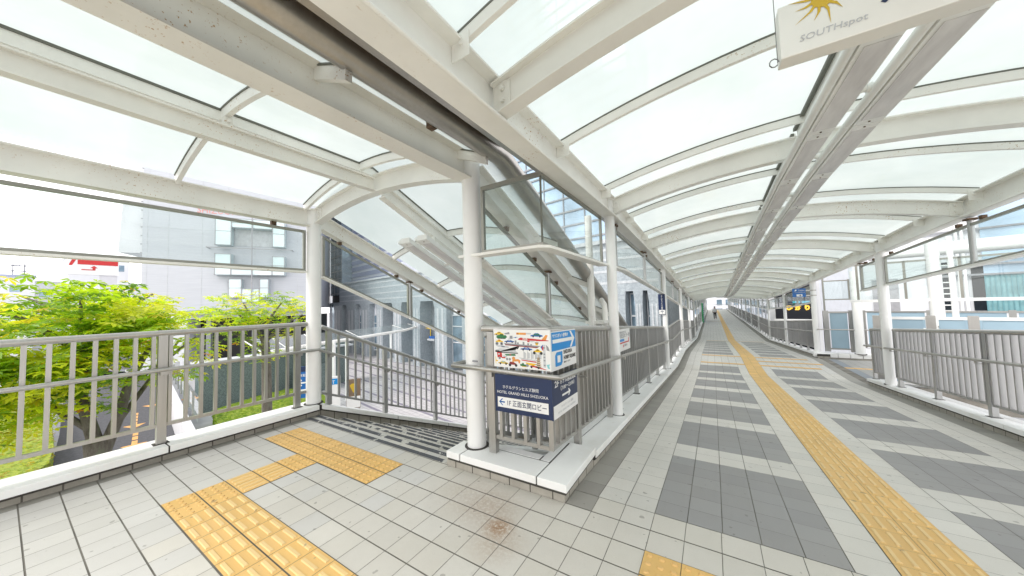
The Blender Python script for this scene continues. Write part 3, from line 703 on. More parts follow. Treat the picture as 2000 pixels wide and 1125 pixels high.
screen('sloping glass screen above the left stair railing, the lower one', -5.07, 4.33, 9.9, lambda y: 2.71+st(y), lambda y: 2.08+st(y), (4.31,), brk=(4.62, 5.75, 7.2))
screen('sloping glass screen on the right side of the stairs, seen behind the corner glass', -2.05, 2.68, 4.29, lambda y: 2.68+st(y), lambda y: 2.07+st(y), (), brk=(3.2, 3.9))
screen('sloping glass screen on the right side of the stairs, the lower one', -2.05, 4.33, 8.2, lambda y: 2.68+st(y), lambda y: 2.07+st(y), (4.31,), brk=(4.6, 5.6))
# corner glass box
t = thing('glass_screen', 'glass corner box with steel frame above the signs', 'glass screen', (-1.24, 2.53, 2.03))
f = MB(); f.box(-1.9, -1.26, 2.512, 2.548, 2.66, 2.70); f.box(-1.26, -1.224, 2.512, 4.35, 2.66, 2.70); f.box(-1.9, -1.87, 2.512, 2.548, 2.06, 2.66); f.box(-1.258, -1.226, 4.32, 4.35, 2.06, 2.66); f.box(-1.9, -1.258, 2.515, 2.545, 2.035, 2.062); f.box(-1.258, -1.228, 2.515, 4.35, 2.035, 2.062)
f.build('frame', 'frame_metal', t); MB().box(-1.249, -1.235, 2.523, 2.537, 2.063, 2.66).build('corner_seal', 'gasket', t)
MB().poly([(-1.87, 2.53, 2.062), (-1.25, 2.53, 2.062), (-1.25, 2.53, 2.66), (-1.87, 2.53, 2.66)]).build('pane', 'clear_glass', t)
MB().poly([(-1.242, 2.54, 2.062), (-1.242, 4.32, 2.062), (-1.242, 4.32, 2.66), (-1.242, 2.54, 2.66)]).build('pane', 'clear_glass', t)
MB().slab([(-2.15, 2.45), (-1.24, 2.45), (-1.165, 2.52), (-1.165, 4.37), (-1.30, 4.37), (-1.30, 2.60), (-2.15, 2.60)], 2.005, 2.03).build('sill_plate', 'white_paint', t)
for y in (2.95, 4.0): MB().box(-1.25, -1.20, y-.04, y+.03, 2.705, 2.76).build('clip', 'bracket', t)
top_ = lambda y: rf(y)-.11
for side, X, nm in ((0, -1.17, 'left'), (1, 3.14, 'right')):
    bays = [4.43+5.54*k for k in range(16)]
    if side: bays = [-1.11]+bays
    kk = 0
    for a, b_ in zip(bays, bays[1:]):
        if b_ > YEND: break
        if side and abs(a-9.97) < .1: a2, b2 = 10.08, 11.15
        else: a2, b2 = a+.1, b_-.1
        mid = (a+b_)/2 if b2-a2 > 3 else None
        ml = ([4.78] if (side == 0 and a < 5) else [])+([mid] if mid else [b2])
        screen('%s glass screen under the %s eave of the corridor, counted from the viewer' % (ordn(kk), nm), X, a2, b2, top_, wb, ml, group='glass screens along the corridor', brk=[a2+.3, b2-.3]+([mid-.25, mid+.25] if mid else []) if a < 20 else None)
        kk += 1

# ---------------------------------------------------------------- lamps
def lamp(x0, x1, y0, y1, zf, label, group, tube_left=True, cross=None):
    t = thing('ceiling_lamp', label, 'lamp', ((x0+x1)/2, y0, zf(y0)), group); ps_ = [(y0+.004, zf(y0+.004)), (y1-.004, zf(y1-.004))]
    tr = .028; w = x1-x0
    m = MB(); m.sweep([(x0+tr*1.5, 0, 0), (x1, 0, 0), (x1, 0, .07), (x0+tr*1.5, 0, .07)], [(0, y, z) for y, z in ps_]); m.build('housing', 'lamp_housing', t)
    MB().tube([(x0+tr*.6, y, z+.03) for y, z in ps_], tr, 12).build('side_tube', 'lamp_housing', t)
    MB().ry(x0+tr*1.5+.022, x1-.006, -.004, -.001, [(y0+.09, zf(y0+.09)), (y1-.09, zf(y1-.09))]).build('diffuser', 'lamp_diffuser', t)
    b_ = MB()
    for y in (y0+.045, y1-.045): b_.tube([((x0+x1)/2+.02, y, zf(y)-.006), ((x0+x1)/2+.02, y, zf(y)+.002)], .007, 8)
    b_.build('bolt', 'bracket', t)
    if cross:
        y = (y0+y1)/2+.1; c_ = MB(); c_.tube([(x1, y, zf(y)+.05), (x1+cross, y, zf(y)+.05)], .022, 10); c_.tube([(x1+cross-.03, y, zf(y)+.05), (x1+cross, y, zf(y)+.05)], .032, 10); c_.build('cross_tube', 'lamp_housing', t)
        c_ = MB(); c_.tube([(x1+cross/2, y, zf(y)+.05), (x1+cross/2, y, arch(XC, y)+.20 if zf is lz else zf(y)+.4)], .014, 8); c_.build('hanger', 'lamp_housing', t)
lz = lambda y: rf(y)+.15
y = 3.55-1.22*4; k = 0
while y < YEND-1:
    L_ = 1.22 if y < 24 else 5.5
    if y > -2:
        far = y >= 24
        for nm, x0, x1 in (('left', .70, .905), ('right', .975, 1.18)):
            lb = 'far length of the %s row of ceiling lamps, fading into the distance' % nm if far else '%s grey lamp in the %s row of the twin ceiling lamps, counted from the viewer' % (ordn(k), nm)
            lamp(x0, x1, y, y+L_, lz, lb, ('far ceiling lamps, %s row' % nm) if far else 'twin ceiling lamps of the corridor', cross=.075 if nm == 'left' else None)
        k += 1
    y += L_
for j, (x0, x1) in enumerate(((-3.85, -3.62), (-3.50, -3.27))):
    for q in range(3):
        ya = 3.08+q*1.25
        lamp(x0, x1, ya, ya+1.25, lambda y: 2.45+SL*(y-3.08), '%s grey lamp of the %s row hanging over the stairs' % (ordn(q), 'left' if j == 0 else 'right'), 'twin lamps over the stairs', cross=.12 if j == 0 else None)
for y in (3.5, 4.7, 5.9): pass
h = thing('lamp_bracket', 'white bracket posts that hang the stair lamps from the middle beam', 'bracket', (X2, 3.5, 2.6))
for y in (3.45, 4.6, 5.8):
    z_ = 2.97+st(y); MB().box(X2-.05, X2+.05, y-.012, y+.012, z_-.16, z_-.002).build('hanger', 'white_paint', h); MB().box(X2-.16, X2+.16, y-.02, y+.02, z_-.18, z_-.162).build('yoke', 'white_paint', h)

# ---------------------------------------------------------------- signs on the corner railing
def board(name, label, cat, mat, box, loc, group=None):
    t = thing(name, label, cat, loc, group); MB().box(*box).build('board', mat, t, .002); return t
FX0, FX1, FY = -1.722, -1.15, 2.424
t = thing('picture_sign', 'white sign with little coloured vehicles and a blue arrow, upper on the corner railing', 'sign', (FX0, 2.43, .96))
MB().box(FX0, FX1, FY, FY+.014, .962, 1.30).build('board', 'signage_white', t)
MB().sweep([(0, 2.439, .955), (0, 2.439, 1.285), (.014, 2.439, 1.285), (.014, 2.439, .955)], [(FX1-.014, 0, 0), (FX1-.014, .56, -.02)]).build('side_board', 'signage_white', t)
class Pr:
    def __init__(s): s.g = {}
    def mb(s, m): return s.g.setdefault(m, MB())
    def P(s, u, v, k=0): return (FX0+(FX1-FX0)*u, FY-.0006-.0003*k, 1.297-.33*v)
    def poly(s, m, pts, k=0): s.mb(m).poly([s.P(u, v, k) for u, v in pts]); return s
    def rect(s, m, u0, u1, v0, v1, k=0): return s.poly(m, [(u0, v1), (u1, v1), (u1, v0), (u0, v0)], k)
    def disc(s, m, u, v, r, k=1): return s.poly(m, [(u+r*math.cos(a*.785), v+r*1.7*math.sin(a*.785)) for a in range(8)][::-1], k)
    def car(s, m, u, v, w, h, m2=None, wr=.018):
        s.poly(m, [(u, v+h*.9), (u+w, v+h*.9), (u+w, v+h*.55), (u+w*.8, v+h*.4), (u+w*.62, v), (u+w*.38, v), (u+w*.25, v+h*.4), (u, v+h*.6)])
        if m2: s.poly(m2, [(u+w*.35, v+h*.42), (u+w*.68, v+h*.42), (u+w*.58, v+h*.12), (u+w*.42, v+h*.12)], 1)
        s.disc('ink', u+w*.22, v+h*.9, wr); s.disc('ink', u+w*.78, v+h*.9, wr)
p = Pr()
p.car('yellow', .02, .06, .18, .09, 'brown', .012); p.poly('grey', [(.21, .10), (.30, .06), (.31, .12), (.22, .13)])
p.rect('orange', .43, .60, .07, .125); p.rect('yellow', .48, .50, .07, .125, 1); p.rect('ink', .45, .465, .085, .11, 1); p.rect('pale_grey', .60, .69, .07, .11)
p.car('blue', .68, .07, .20, .10, 'sky_cyan', .014); p.poly('green', [(.72, .13), (.84, .13), (.82, .09), (.74, .10)], 1)
p.poly('green', [(.05, .21), (.08, .15), (.24, .15), (.26, .20), (.22, .25), (.09, .25)]); p.rect('grey', .0, .12, .145, .152, 1); p.poly('green', [(.11, .16), (.20, .16), (.18, .12), (.13, .12)], 1)
for q in range(5): p.disc('ink', .09+q*.033, .235, .011)
p.poly('pale_grey', [(.28, .22), (.45, .18), (.46, .20), (.29, .24)]); p.rect('grey', .31, .36, .16, .24, 1); p.rect('blue', .40, .43, .19, .215, 1)
p.poly('red', [(.45, .25), (.50, .20), (.88, .235), (.98, .25), (.97, .265), (.75, .28), (.48, .265)]); p.poly('orange', [(.86, .235), (.93, .11), (.965, .12), (.93, .25)]); p.poly('pale_grey', [(.60, .27), (.78, .27), (.70, .31)], 1); p.rect('red', .62, .66, .275, .31, 2)
p.car('yellow', .04, .27, .14, .08, 'red', .004); p.disc('grey', .065, .385, .03); p.disc('grey', .155, .385, .03); p.disc('ink', .065, .385, .012, 2); p.disc('ink', .155, .385, .012, 2)
p.car('blue', .21, .27, .18, .07, 'pale_grey', .013)
p.poly('grey', [(.20, .36), (.84, .40), (.80, .44), (.22, .41)]); p.poly('dark_red', [(.21, .395), (.81, .43), (.78, .455), (.23, .42)], 1)
for q, h in ((.40, .28), (.44, .33), (.54, .31), (.62, .34), (.67, .36)): p.rect('grey', q, q+.03, h, .39, 1)
p.rect('yellow', .76, .80, .33, .38, 1); p.rect('brown', .75, .81, .31, .335, 1)
p.poly('pale_grey', [(.04, .44), (.12, .42), (.28, .45), (.30, .49), (.10, .485)]); p.rect('navy', .15, .21, .45, .47, 1); p.car('blue', .36, .45, .10, .05, None, .008)
p.poly('pale_grey', [(.03, .56), (.12, .51), (.42, .53), (.50, .40), (.47, .42), (.40, .54), (.46, .62), (.06, .62)]); p.rect('ink', .03, .11, .57, .62, 1); p.rect('ink', .12, .45, .61, .63, 1); p.poly('ink', [(.43, .50), (.47, .42), (.48, .43), (.45, .51)], 1)
p.car('blue', .50, .44, .20, .08, 'pale_grey', .015); p.car('yellow', .72, .48, .14, .09, 'ink', .0); p.disc('ink', .735, .58, .024); p.disc('ink', .85, .58, .024)
p.poly('red', [(.06, .61), (.15, .60), (.16, .76), (.07, .76)]); p.rect('pale_grey', .08, .115, .65, .69, 1); p.rect('red', .15, .22, .74, .775); p.disc('grey', .11, .775, .022); p.disc('grey', .25, .79, .022); p.disc('grey', .30, .79, .022)
p.poly('green', [(.20, .66), (.40, .64), (.41, .69), (.24, .70)]); p.rect('red', .30, .325, .65, .68, 1); p.rect('pale_grey', .18, .25, .70, .74)
for q in range(5): u_ = .55+q*.065; p.rect('grey', u_, u_+.004, .53-.01*q if q < 3 else .55, .76); p.poly('pale_grey', [(u_, .56), (u_+.045, .60), (u_+.04, .73), (u_, .74)])
p.poly('pale_grey', [(.46, .72), (.78, .77), (.76, .79), (.52, .77)]); p.poly('red', [(.50, .775), (.77, .80), (.76, .83), (.52, .80)])
for q in range(5): v_ = .70+q*.053; w_ = .035+.007*q; p.poly('beige', [(.80-w_, v_+.02), (.80+w_, v_+.02), (.80+w_*.5, v_-.01), (.80-w_*.5, v_-.01)]); p.rect('brown', .80-w_*.55, .80+w_*.55, v_+.02, v_+.042)
p.rect('brown', .797, .803, .62, .70)
p.rect('pale_grey', .88, .92, .36, .93); 
for v_ in (.42, .58, .66, .74, .86): p.rect('grey', .885, .915, v_, v_+.035, 1)
p.poly('blue', [(.84, .42), (.88, .36), (.885, .46), (.87, .50)], 1); p.poly('red', [(.87, .40), (.89, .42), (.885, .52), (.865, .48)], 2); p.poly('grey', [(.93, .36), (.97, .42), (.99, .52), (.94, .50)])
p.disc('orange', .37, .76, .03); p.poly('orange', [(.35, .79), (.45, .77), (.49, .80), (.48, .88), (.46, .88), (.45, .83), (.38, .84), (.36, .87), (.34, .86)])
p.rect('yellow', .03, .04, .74, .93); p.poly('yellow', [(.04, .83), (.08, .84), (.07, .87), (.04, .86)]); p.car('gold', .08, .85, .19, .08, 'sky_cyan', .017)
p.poly('dark_red', [(.28, .93), (.30, .85), (.37, .86), (.42, .90), (.40, .93)]); p.disc('ink', .30, .94, .024); p.disc('ink', .41, .94, .024)
p.poly('green', [(.48, .89), (.60, .90), (.58, .95), (.49, .94)]); p.rect('green', .52, .55, .86, .90); p.poly('yellow', [(.58, .84), (.78, .86), (.72, .91), (.60, .90)]); p.disc('grey', .61, .915, .026); p.poly('yellow', [(.50, .935), (.62, .93), (.60, .96), (.52, .96)])
p.poly('red', [(.64, .93), (.70, .90), (.80, .93), (.93, .985), (.92, .995), (.78, .965)]); p.disc('ink', .68, .95, .018); p.disc('ink', .80, .955, .018)
p.poly('sky_cyan', [(.93, .86), (.99, .84), (.97, .90), (.99, .96), (.95, .95), (.94, .91)])
for m, mb_ in p.g.items(): mb_.build('print', m, t)
text('FDA', .026, (FX0+.31, FY-.0022, 1.297-.33*.258), (1, 0, 0), (0, 0, 1), 'signage_white', 'lettering', t, ext=.0002, bold=.0006)
# its side
SX = FX1+.0012
def sp(y, z): return (SX, y, z-.036*(y-2.44))
def side(m, pts, k=0): MB().poly([(SX+.0004*k, y, z-.036*(y-2.44)) for y, z in pts]).build('print', m, t)
side('cyan', [(2.445, 1.12), (2.993, 1.12), (2.993, 1.277), (2.445, 1.277)])
side('signage_white', [(2.465, 1.185), (2.90, 1.185), (2.845, 1.125), (2.885, 1.125), (2.965, 1.203), (2.885, 1.272), (2.845, 1.272), (2.90, 1.216), (2.465, 1.216)], 1)
RY, UZ = (0, 1, -.036), (0, 0, 1)
text('サウスポット静岡3F', .036, (SX+.0006, 2.462, 1.232), RY, UZ, 'signage_white', 'lettering', t, width=.34, ext=.0003, bold=.0008)
side('cyan', [(2.51, .985), (2.635, .985), (2.665, 1.01), (2.665, 1.105), (2.54, 1.105), (2.51, 1.08)]); side('signage_white', [(2.555, 1.015), (2.62, 1.015), (2.62, 1.075), (2.555, 1.075)], 1)
text('SHIZUOKA', .046, (SX+.0006, 2.69, 1.068), RY, UZ, 'ink', 'lettering', t, width=.20, ext=.0003, bold=.0012)
text('HOBBY SQUARE', .046, (SX+.0006, 2.69, 1.018), RY, UZ, 'ink', 'lettering', t, width=.285, ext=.0003, bold=.0012)
text('静岡ホビースクエア', .02, (SX+.0006, 2.69, .987), RY, UZ, 'ink', 'lettering', t, width=.15, ext=.0003)

t = thing('hotel_sign', 'navy hotel direction sign wrapped round the corner below the handrail', 'sign', (FX0, 2.43, .57))
MB().box(FX0+.004, FX1, FY, FY+.014, .563, .895).build('board', 'navy', t)
MB().sweep([(0, 2.439, .555), (0, 2.439, .895), (.014, 2.439, .895), (.014, 2.439, .555)], [(FX1-.014, 0, 0), (FX1-.014, .56, -.01)]).build('side_board', 'navy', t)
text('ホテルグランヒルズ静岡', .034, (FX0+.085, FY-.0012, .775), (1, 0, 0), UZ, 'signage_white', 'lettering', t, width=.36, ext=.0003)
text('HOTEL GRAND HILLS SHIZUOKA', .034, (FX0+.025, FY-.0012, .728), (1, 0, 0), UZ, 'signage_white', 'lettering', t, width=.51, ext=.0003)
MB().poly([(FX0+.03, FY-.0008, .605), (FX1-.035, FY-.0008, .605), (FX1-.035, FY-.0008, .695), (FX0+.03, FY-.0008, .695)]).build('panel', 'signage_white', t)
def ff(m, pts): MB().poly([(x, FY-.0016, z) for x, z in pts]).build('arrow', m, t)
ax, az = FX0+.045, .652
ff('sign_blue', [(ax+.012, az-.006), (ax+.062, az-.006), (ax+.062, az+.006), (ax+.012, az+.006)])
ff('sign_blue', [(ax, az), (ax+.032, az-.03), (ax+.044, az-.03), (ax+.014, az), (ax+.044, az+.03), (ax+.032, az+.03)])
text('1F 正面玄関ロビー', .058, (FX0+.125, FY-.0016, .630), (1, 0, 0), UZ, 'navy', 'lettering', t, width=.385, ext=.0003, bold=.0004)
side2 = lambda m, pts, k=0: MB().poly([(SX+.0004*k, y, z-.018*(y-2.44)) for y, z in pts]).build('panel', m, t)
side2('signage_white', [(2.444, .557), (2.996, .557), (2.996, .668), (2.444, .668)])
side2('signage_white', [(2.63, .712), (2.78, .712), (2.765, .69), (2.785, .69), (2.82, .722), (2.785, .752), (2.765, .752), (2.78, .73), (2.63, .73)])
R2_ = (0, 1, -.018)
text('2F', .075, (SX+.0006, 2.475, .815), R2_, UZ, 'signage_white', 'lettering', t, width=.09, ext=.0003, bold=.001)
text('ホテル連絡通路', .058, (SX+.0006, 2.585, .822), R2_, UZ, 'signage_white', 'lettering', t, width=.37, ext=.0003, bold=.0008)
text('（7:00〜23:00）', .046, (SX+.0006, 2.56, .768), R2_, UZ, 'signage_white', 'lettering', t, width=.32, ext=.0003, bold=.0006)
text('ホテルグランヒルズ静岡', .026, (SX+.0006, 2.60, .620), R2_, UZ, 'letter_grey', 'lettering', t, width=.27, ext=.0003)
text('HOTEL GRAND HILLS SHIZUOKA', .024, (SX+.0006, 2.53, .585), R2_, UZ, 'letter_grey', 'lettering', t, width=.40, ext=.0003)

t = thing('direction_sign', 'small white sign with a red arrow on the railing after the second column', 'sign', (-1.16, 4.7, .8))
X = -1.158; MB().sweep([(0, 0, .79), (0, 0, 1.11), (.01, 0, 1.11), (.01, 0, .79)], [(X-.012, 4.70, 0), (X-.012, 5.45, -.03)]).build('board', 'signage_white', t)
R3 = (0, 1, -.04)
text('静岡市産学交流', .035, (X, 4.75, 1.05), R3, UZ, 'grey', 'lettering', t, width=.42, ext=.0003)
text('葵文化交流センター3階', .075, (X, 4.75, .985), R3, UZ, 'grey', 'lettering', t, width=.66, ext=.0003)
pz = lambda m, pts: MB().poly([(X+.001, y, z-.04*(y-4.7)) for y, z in pts]).build('print', m, t)
pz('cyan', [(4.74, .93), (5.05, .93), (5.05, .965), (4.74, .965)]); pz('red', [(4.74, .90), (5.36, .90), (5.36, .98), (5.32, .96), (5.32, .918), (4.74, .918)])
pz('red', [(4.96, .84), (5.0, .84), (5.0, .88), (4.96, .88)]); text('静岡市', .04, (X, 5.04, .835), R3, UZ, 'grey', 'lettering', t, width=.2, ext=.0003)

t = thing('column_sign', 'narrow navy hotel sign with an up arrow on the third column', 'sign', (-1.2, 9.87, 1.1))
MB().box(-1.285, -1.105, 9.88, 9.90, 1.10, 1.68).build('board', 'navy', t)
MB().box(-1.275, -1.115, 9.874, 9.879, 1.115, 1.235).build('panel', 'signage_white', t)
for i, ch in enumerate('ホテルグランヒルズ静岡'): text(ch, .042, (-1.215, 9.875, 1.62-i*.038), (1, 0, 0), UZ, 'signage_white', 'lettering', t, ext=.0003)
MB().poly([(-1.20, 9.872, 1.13), (-1.19, 9.872, 1.13), (-1.19, 9.872, 1.20), (-1.16, 9.872, 1.18), (-1.15, 9.872, 1.185), (-1.195, 9.872, 1.222), (-1.24, 9.872, 1.185), (-1.23, 9.872, 1.18), (-1.20, 9.872, 1.20)]).build('arrow', 'navy', t)
t = thing('blue_sign', 'blue square sign bracketed to the second white column on the right', 'sign', (2.7, 15.45, 1.47))
MB().box(2.53, 2.90, 15.44, 15.46, 1.47, 1.78).build('board', 'sign_blue', t)
MB().box(2.64, 2.80, 15.432, 15.438, 1.49, 1.57).build('panel', 'signage_white', t)
text('S-Palette', .07, (2.69, 15.433, 1.69), (1, 0, 0), UZ, 'signage_white', 'lettering', t, width=.17, ext=.001)
text('しずおか観光案内所', .04, (2.55, 15.433, 1.625), (1, 0, 0), UZ, 'letter_grey', 'lettering', t, width=.33, ext=.001)
MB().poly([(2.58, 15.433, 1.68), (2.63, 15.433, 1.69), (2.66, 15.433, 1.73), (2.62, 15.433, 1.75), (2.60, 15.433, 1.71)]).build('print', 'signage_white', t)
text('→', .09, (2.69, 15.430, 1.50), (1, 0, 0), UZ, 'navy', 'arrow', t, ext=.001, bold=.003)
for z in (1.52, 1.70): MB().box(2.90, 3.03, 15.44, 15.47, z-.02, z+.02).build('bracket', 'stainless', t); MB().cyl(3.11, 15.51, z-.02, z+.02, .088, 20).build('strap', 'stainless', t)

# hanging sign
t = thing('hanging_sign', 'brushed metal shop sign with a golden sun hanging under the roof at the top right', 'sign', (.9, 1.66, 2.49))
MB().box(.29, 1.75, 1.66, 1.74, 2.488, 2.705).build('board', 'sign_alu', t, .004)
m = MB(); cx, cz = .425, 2.675; Yf = 1.658
for i in range(12):
    a = math.tau*i/12+.15; L_ = .112 if i % 2 else .085; w_ = .15
    pts = [(cx+.034*math.cos(a-w_), cz+.034*math.sin(a-w_)), (cx+.055*math.cos(a+.02), cz+.055*math.sin(a+.02)), (cx+L_*math.cos(a), cz+L_*math.sin(a)), (cx+.05*math.cos(a+.18), cz+.05*math.sin(a+.18)), (cx+.034*math.cos(a+w_), cz+.034*math.sin(a+w_))]
    m.poly([(x, Yf, z) for x, z in pts])
m.poly([(cx+.035*math.cos(i*.3927), Yf-.0006, cz+.035*math.sin(i*.3927)) for i in range(16)])
m.v = [(a, b_, min(c_, 2.7035)) for a, b_, c_ in m.v]; m.build('sun_emblem', 'gold', t)
text('SOUTHspot', .035, (.348, Yf, 2.533), (1, 0, 0), UZ, 'letter_grey', 'lettering', t, width=.19, ext=.0004, shear=.15)
text('サウスポット静岡', .12, (.53, Yf, 2.577), (1, 0, 0), UZ, 'navy', 'lettering', t, width=1.0, ext=.0004, bold=.002)
for x in (.285, 1.755):
    MB().tube([(x, 1.70, 2.50), (x, 1.70, 3.1)], .0015, 5).build('wire', 'wire', t)
    MB().tube([(x+.015*math.cos(a*.7)-.012, 1.70, 2.505+.018*math.sin(a*.7)) for a in range(9)], .0025, 5).build('ring', 'wire', t)

# ---------------------------------------------------------------- person far down the corridor
def person(x, y, z):
    t = thing('person', 'person in a white shirt and black trousers walking away down the corridor', 'person', (x, y, z))
    J = {'pel': (0, 0, .93), 'wa': (0, 0, 1.08), 'ch': (0, -.01, 1.30), 'nk': (0, 0, 1.47), 'hd0': (0, .01, 1.55), 'hd': (0, .015, 1.64), 'hd2': (0, .01, 1.72),
         'sl': (-.17, 0, 1.41), 'el': (-.235, -.05, 1.14), 'wl': (-.25, .04, .93), 'hl': (-.25, .07, .86), 'sr': (.17, 0, 1.41), 'er': (.23, -.07, 1.15), 'wr': (.235, -.02, .93), 'hr': (.235, 0, .86),
         'tl': (-.09, 0, .88), 'kl': (-.10, .10, .50), 'al': (-.10, .02, .09), 'fl': (-.10, .14, .04), 'tr': (.09, 0, .88), 'kr': (.10, .0, .49), 'ar': (.10, -.20, .14), 'fr': (.10, -.13, .03)}
    E = [('pel', 'wa'), ('wa', 'ch'), ('ch', 'nk'), ('nk', 'hd0'), ('hd0', 'hd'), ('hd', 'hd2'), ('ch', 'sl'), ('sl', 'el'), ('el', 'wl'), ('wl', 'hl'), ('ch', 'sr'), ('sr', 'er'), ('er', 'wr'), ('wr', 'hr'), ('pel', 'tl'), ('tl', 'kl'), ('kl', 'al'), ('al', 'fl'), ('pel', 'tr'), ('tr', 'kr'), ('kr', 'ar'), ('ar', 'fr')]
    rad = {'pel': .15, 'wa': .14, 'ch': .16, 'nk': .06, 'hd0': .07, 'hd': .095, 'hd2': .075, 'sl': .07, 'sr': .07, 'el': .045, 'er': .045, 'wl': .03, 'wr': .03, 'hl': .035, 'hr': .035, 'tl': .10, 'tr': .10, 'kl': .065, 'kr': .065, 'al': .045, 'ar': .045, 'fl': .04, 'fr': .04}
    def sk(name, keys, mat, grow=0, sub=2):
        ks = [k for k in J if k in keys]; ix = {k: i for i, k in enumerate(ks)}
        me = bpy.data.meshes.new(name); me.from_pydata([J[k] for k in ks], [(ix[a], ix[b]) for a, b in E if a in ix and b in ix], [])
        o = bpy.data.objects.new(name, me); C.objects.link(o); o.parent = t; sk_ = o.modifiers.new('skin', 'SKIN'); me.skin_vertices.new() if not me.skin_vertices else None
        for k in ks: me.skin_vertices[0].data[ix[k]].radius = (rad[k]+grow, rad[k]*.85+grow)
        me.skin_vertices[0].data[0].use_root = True; s_ = o.modifiers.new('sub', 'SUBSURF'); s_.levels = sub; s_.render_levels = sub; me.materials.append(MT[mat]); return o
    sk('body', set(J), 'skin')
    sk('trousers', {'pel', 'tl', 'kl', 'al', 'tr', 'kr', 'ar'}, 'trousers', .02)
    sk('shirt', {'pel', 'wa', 'ch', 'sl', 'sr', 'el', 'er'}, 'shirt', .022)
    h = MB(); 
    vs = []; fs = []; n, mm = 14, 8
    for i in range(mm+1):
        ph = math.pi*.62*i/mm
        for j in range(n): a = math.tau*j/n; vs.append((x+.105*math.sin(ph)*math.cos(a), y+.005-.0+.118*math.sin(ph)*math.sin(a)-.012, z+1.66+.115*math.cos(ph)))
    for i in range(mm):
        for j in range(n): fs.append((i*n+j, i*n+(j+1) % n, (i+1)*n+(j+1) % n, (i+1)*n+j))
    h.add(vs, fs, None, True); h.build('hair', 'hair', t)
    MB().box(x-.235, x-.205, y-.12, y+.22, z+.80, z+1.05).build('bag', 'pale_grey', t)
person(.27, 51.0, fl(51))

# striped wrap on a far pillar
t = thing('wrapped_pillar', 'pillar wrapped in green and blue and white stripes far down on the left', 'pillar', (-.98, 45.6, fl(46)))
MB().box(-1.08, -.90, 44.0, 48.2, fl(46), fl(46)+2.35).build('core', 'signage_white', t)
flat('green_wrap', (.10, .55, .22), .4)
MB().box(-1.08, -.903, 43.985, 43.997, fl(46)+.02, fl(46)+2.33).build('front', 'green_wrap', t)
m = MB()
for i in range(9):
    z0 = fl(46)+.04+i*.26; m.add([(-.897, 44.0, z0), (-.897, 48.2, z0-.02), (-.897, 48.2, z0+.12), (-.897, 44.0, z0+.14)], [(0, 1, 2, 3)])
m.build('stripe', 'blue', t)

# ---------------------------------------------------------------- ground outside
ZG = -5.
g = MB(); g.box(-600, 600, -300, 900, ZG-.5, ZG); struct(g.build('ground', 'concrete'))
g = MB(); g.poly([(-9, 3.6, ZG+.004), (-16, .6, ZG+.004), (-31, 2.0, ZG+.004), (-90, 6.4, ZG+.004), (-90, 14.5, ZG+.004), (-57, 10.2, ZG+.004), (-24.4, 5.5, ZG+.004), (-9, 4.2, ZG+.004)][::-1]); struct(g.build('road', 'asphalt'))
g = MB()
for (x, y) in ((-25.1, 3.84), (-29.5, 4.5), (-34.8, 6.1)):
    d = Vector((-1, .17)).normalized(); n_ = Vector((-d.y, d.x))
    for a in range(4): q = Vector((x, y))+d*(a*.9); g.poly([(*(q+n_*.1), ZG+.008), (*(q-n_*.1), ZG+.008), (*(q-n_*.1+d*.7), ZG+.008), (*(q+n_*.1+d*.7), ZG+.008)])
    q = Vector((x, y)); g.poly([(*(q+n_*.45), ZG+.008), (*(q-d*.9), ZG+.008), (*(q-n_*.45), ZG+.008)])
for i in range(16):
    q = Vector((-33+random.uniform(-2, 2), 7.3+random.uniform(-.8, .8))); g.poly([(q.x, q.y, ZG+.008), (q.x+.5, q.y-.1, ZG+.008), (q.x+.6, q.y+.2, ZG+.008), (q.x+.1, q.y+.25, ZG+.008)])
struct(g.build('road_markings', 'road_paint'))
g = MB(); g.poly([(-10, 6, ZG+.006), (-21, 8, ZG+.006), (-40, 12, ZG+.006), (-60, 29, ZG+.006), (-29.4, 24.9, ZG+.006), (2, 19.4, ZG+.006), (2, 6, ZG+.006)][::-1]); struct(g.build('plaza', 'plaza_paving'))
g = MB(); g.poly([(-60, 29, ZG+.004), (-110, 40, ZG+.004), (-110, 16, ZG+.004), (-57, 11, ZG+.004), (-40, 12, ZG+.004)][::-1]); struct(g.build('far_pavement', 'white_concrete'))
# kerb beside the road
g = MB(); d = (Vector((-90, 6.4))-Vector((-14, -1.4))).normalized()
g.slab([(-14, -1.2), (-31, 1.85), (-90, 6.2), (-90, 5.7), (-31, 1.35), (-14, -1.7)], ZG, ZG+.22); struct(g.build('road_kerb', 'white_concrete'))

def leaf_quads(mb, c, s, nrm, col, n=6, droop=.3):
    nrm = Vector(nrm).normalized(); a = nrm.orthogonal().normalized(); a.rotate(Matrix.Rotation(random.uniform(0, math.tau), 3, nrm)); b = nrm.cross(a)
    for i in range(n):
        t_ = math.tau*i/n*.86+random.uniform(-.15, .15); d = a*math.cos(t_)+b*math.sin(t_); w = nrm.cross(d); L_ = s*random.uniform(.75, 1.15)*(1-.12*abs(i-n/2))
        tip = c+d*L_-nrm*L_*droop; m1 = c+d*L_*.62-nrm*L_*.10
        f = random.uniform(.8, 1.2); cc = tuple(min(1, x*f) for x in col)
        mb.add([tuple(c), tuple(m1+w*L_*.19), tuple(tip), tuple(m1-w*L_*.19)], [(0, 1, 2, 3)], cc)
GREENS = [(.36, .48, .03), (.44, .55, .035), (.28, .42, .03), (.52, .58, .045), (.18, .31, .025), (.12, .23, .02), (.48, .52, .05)]
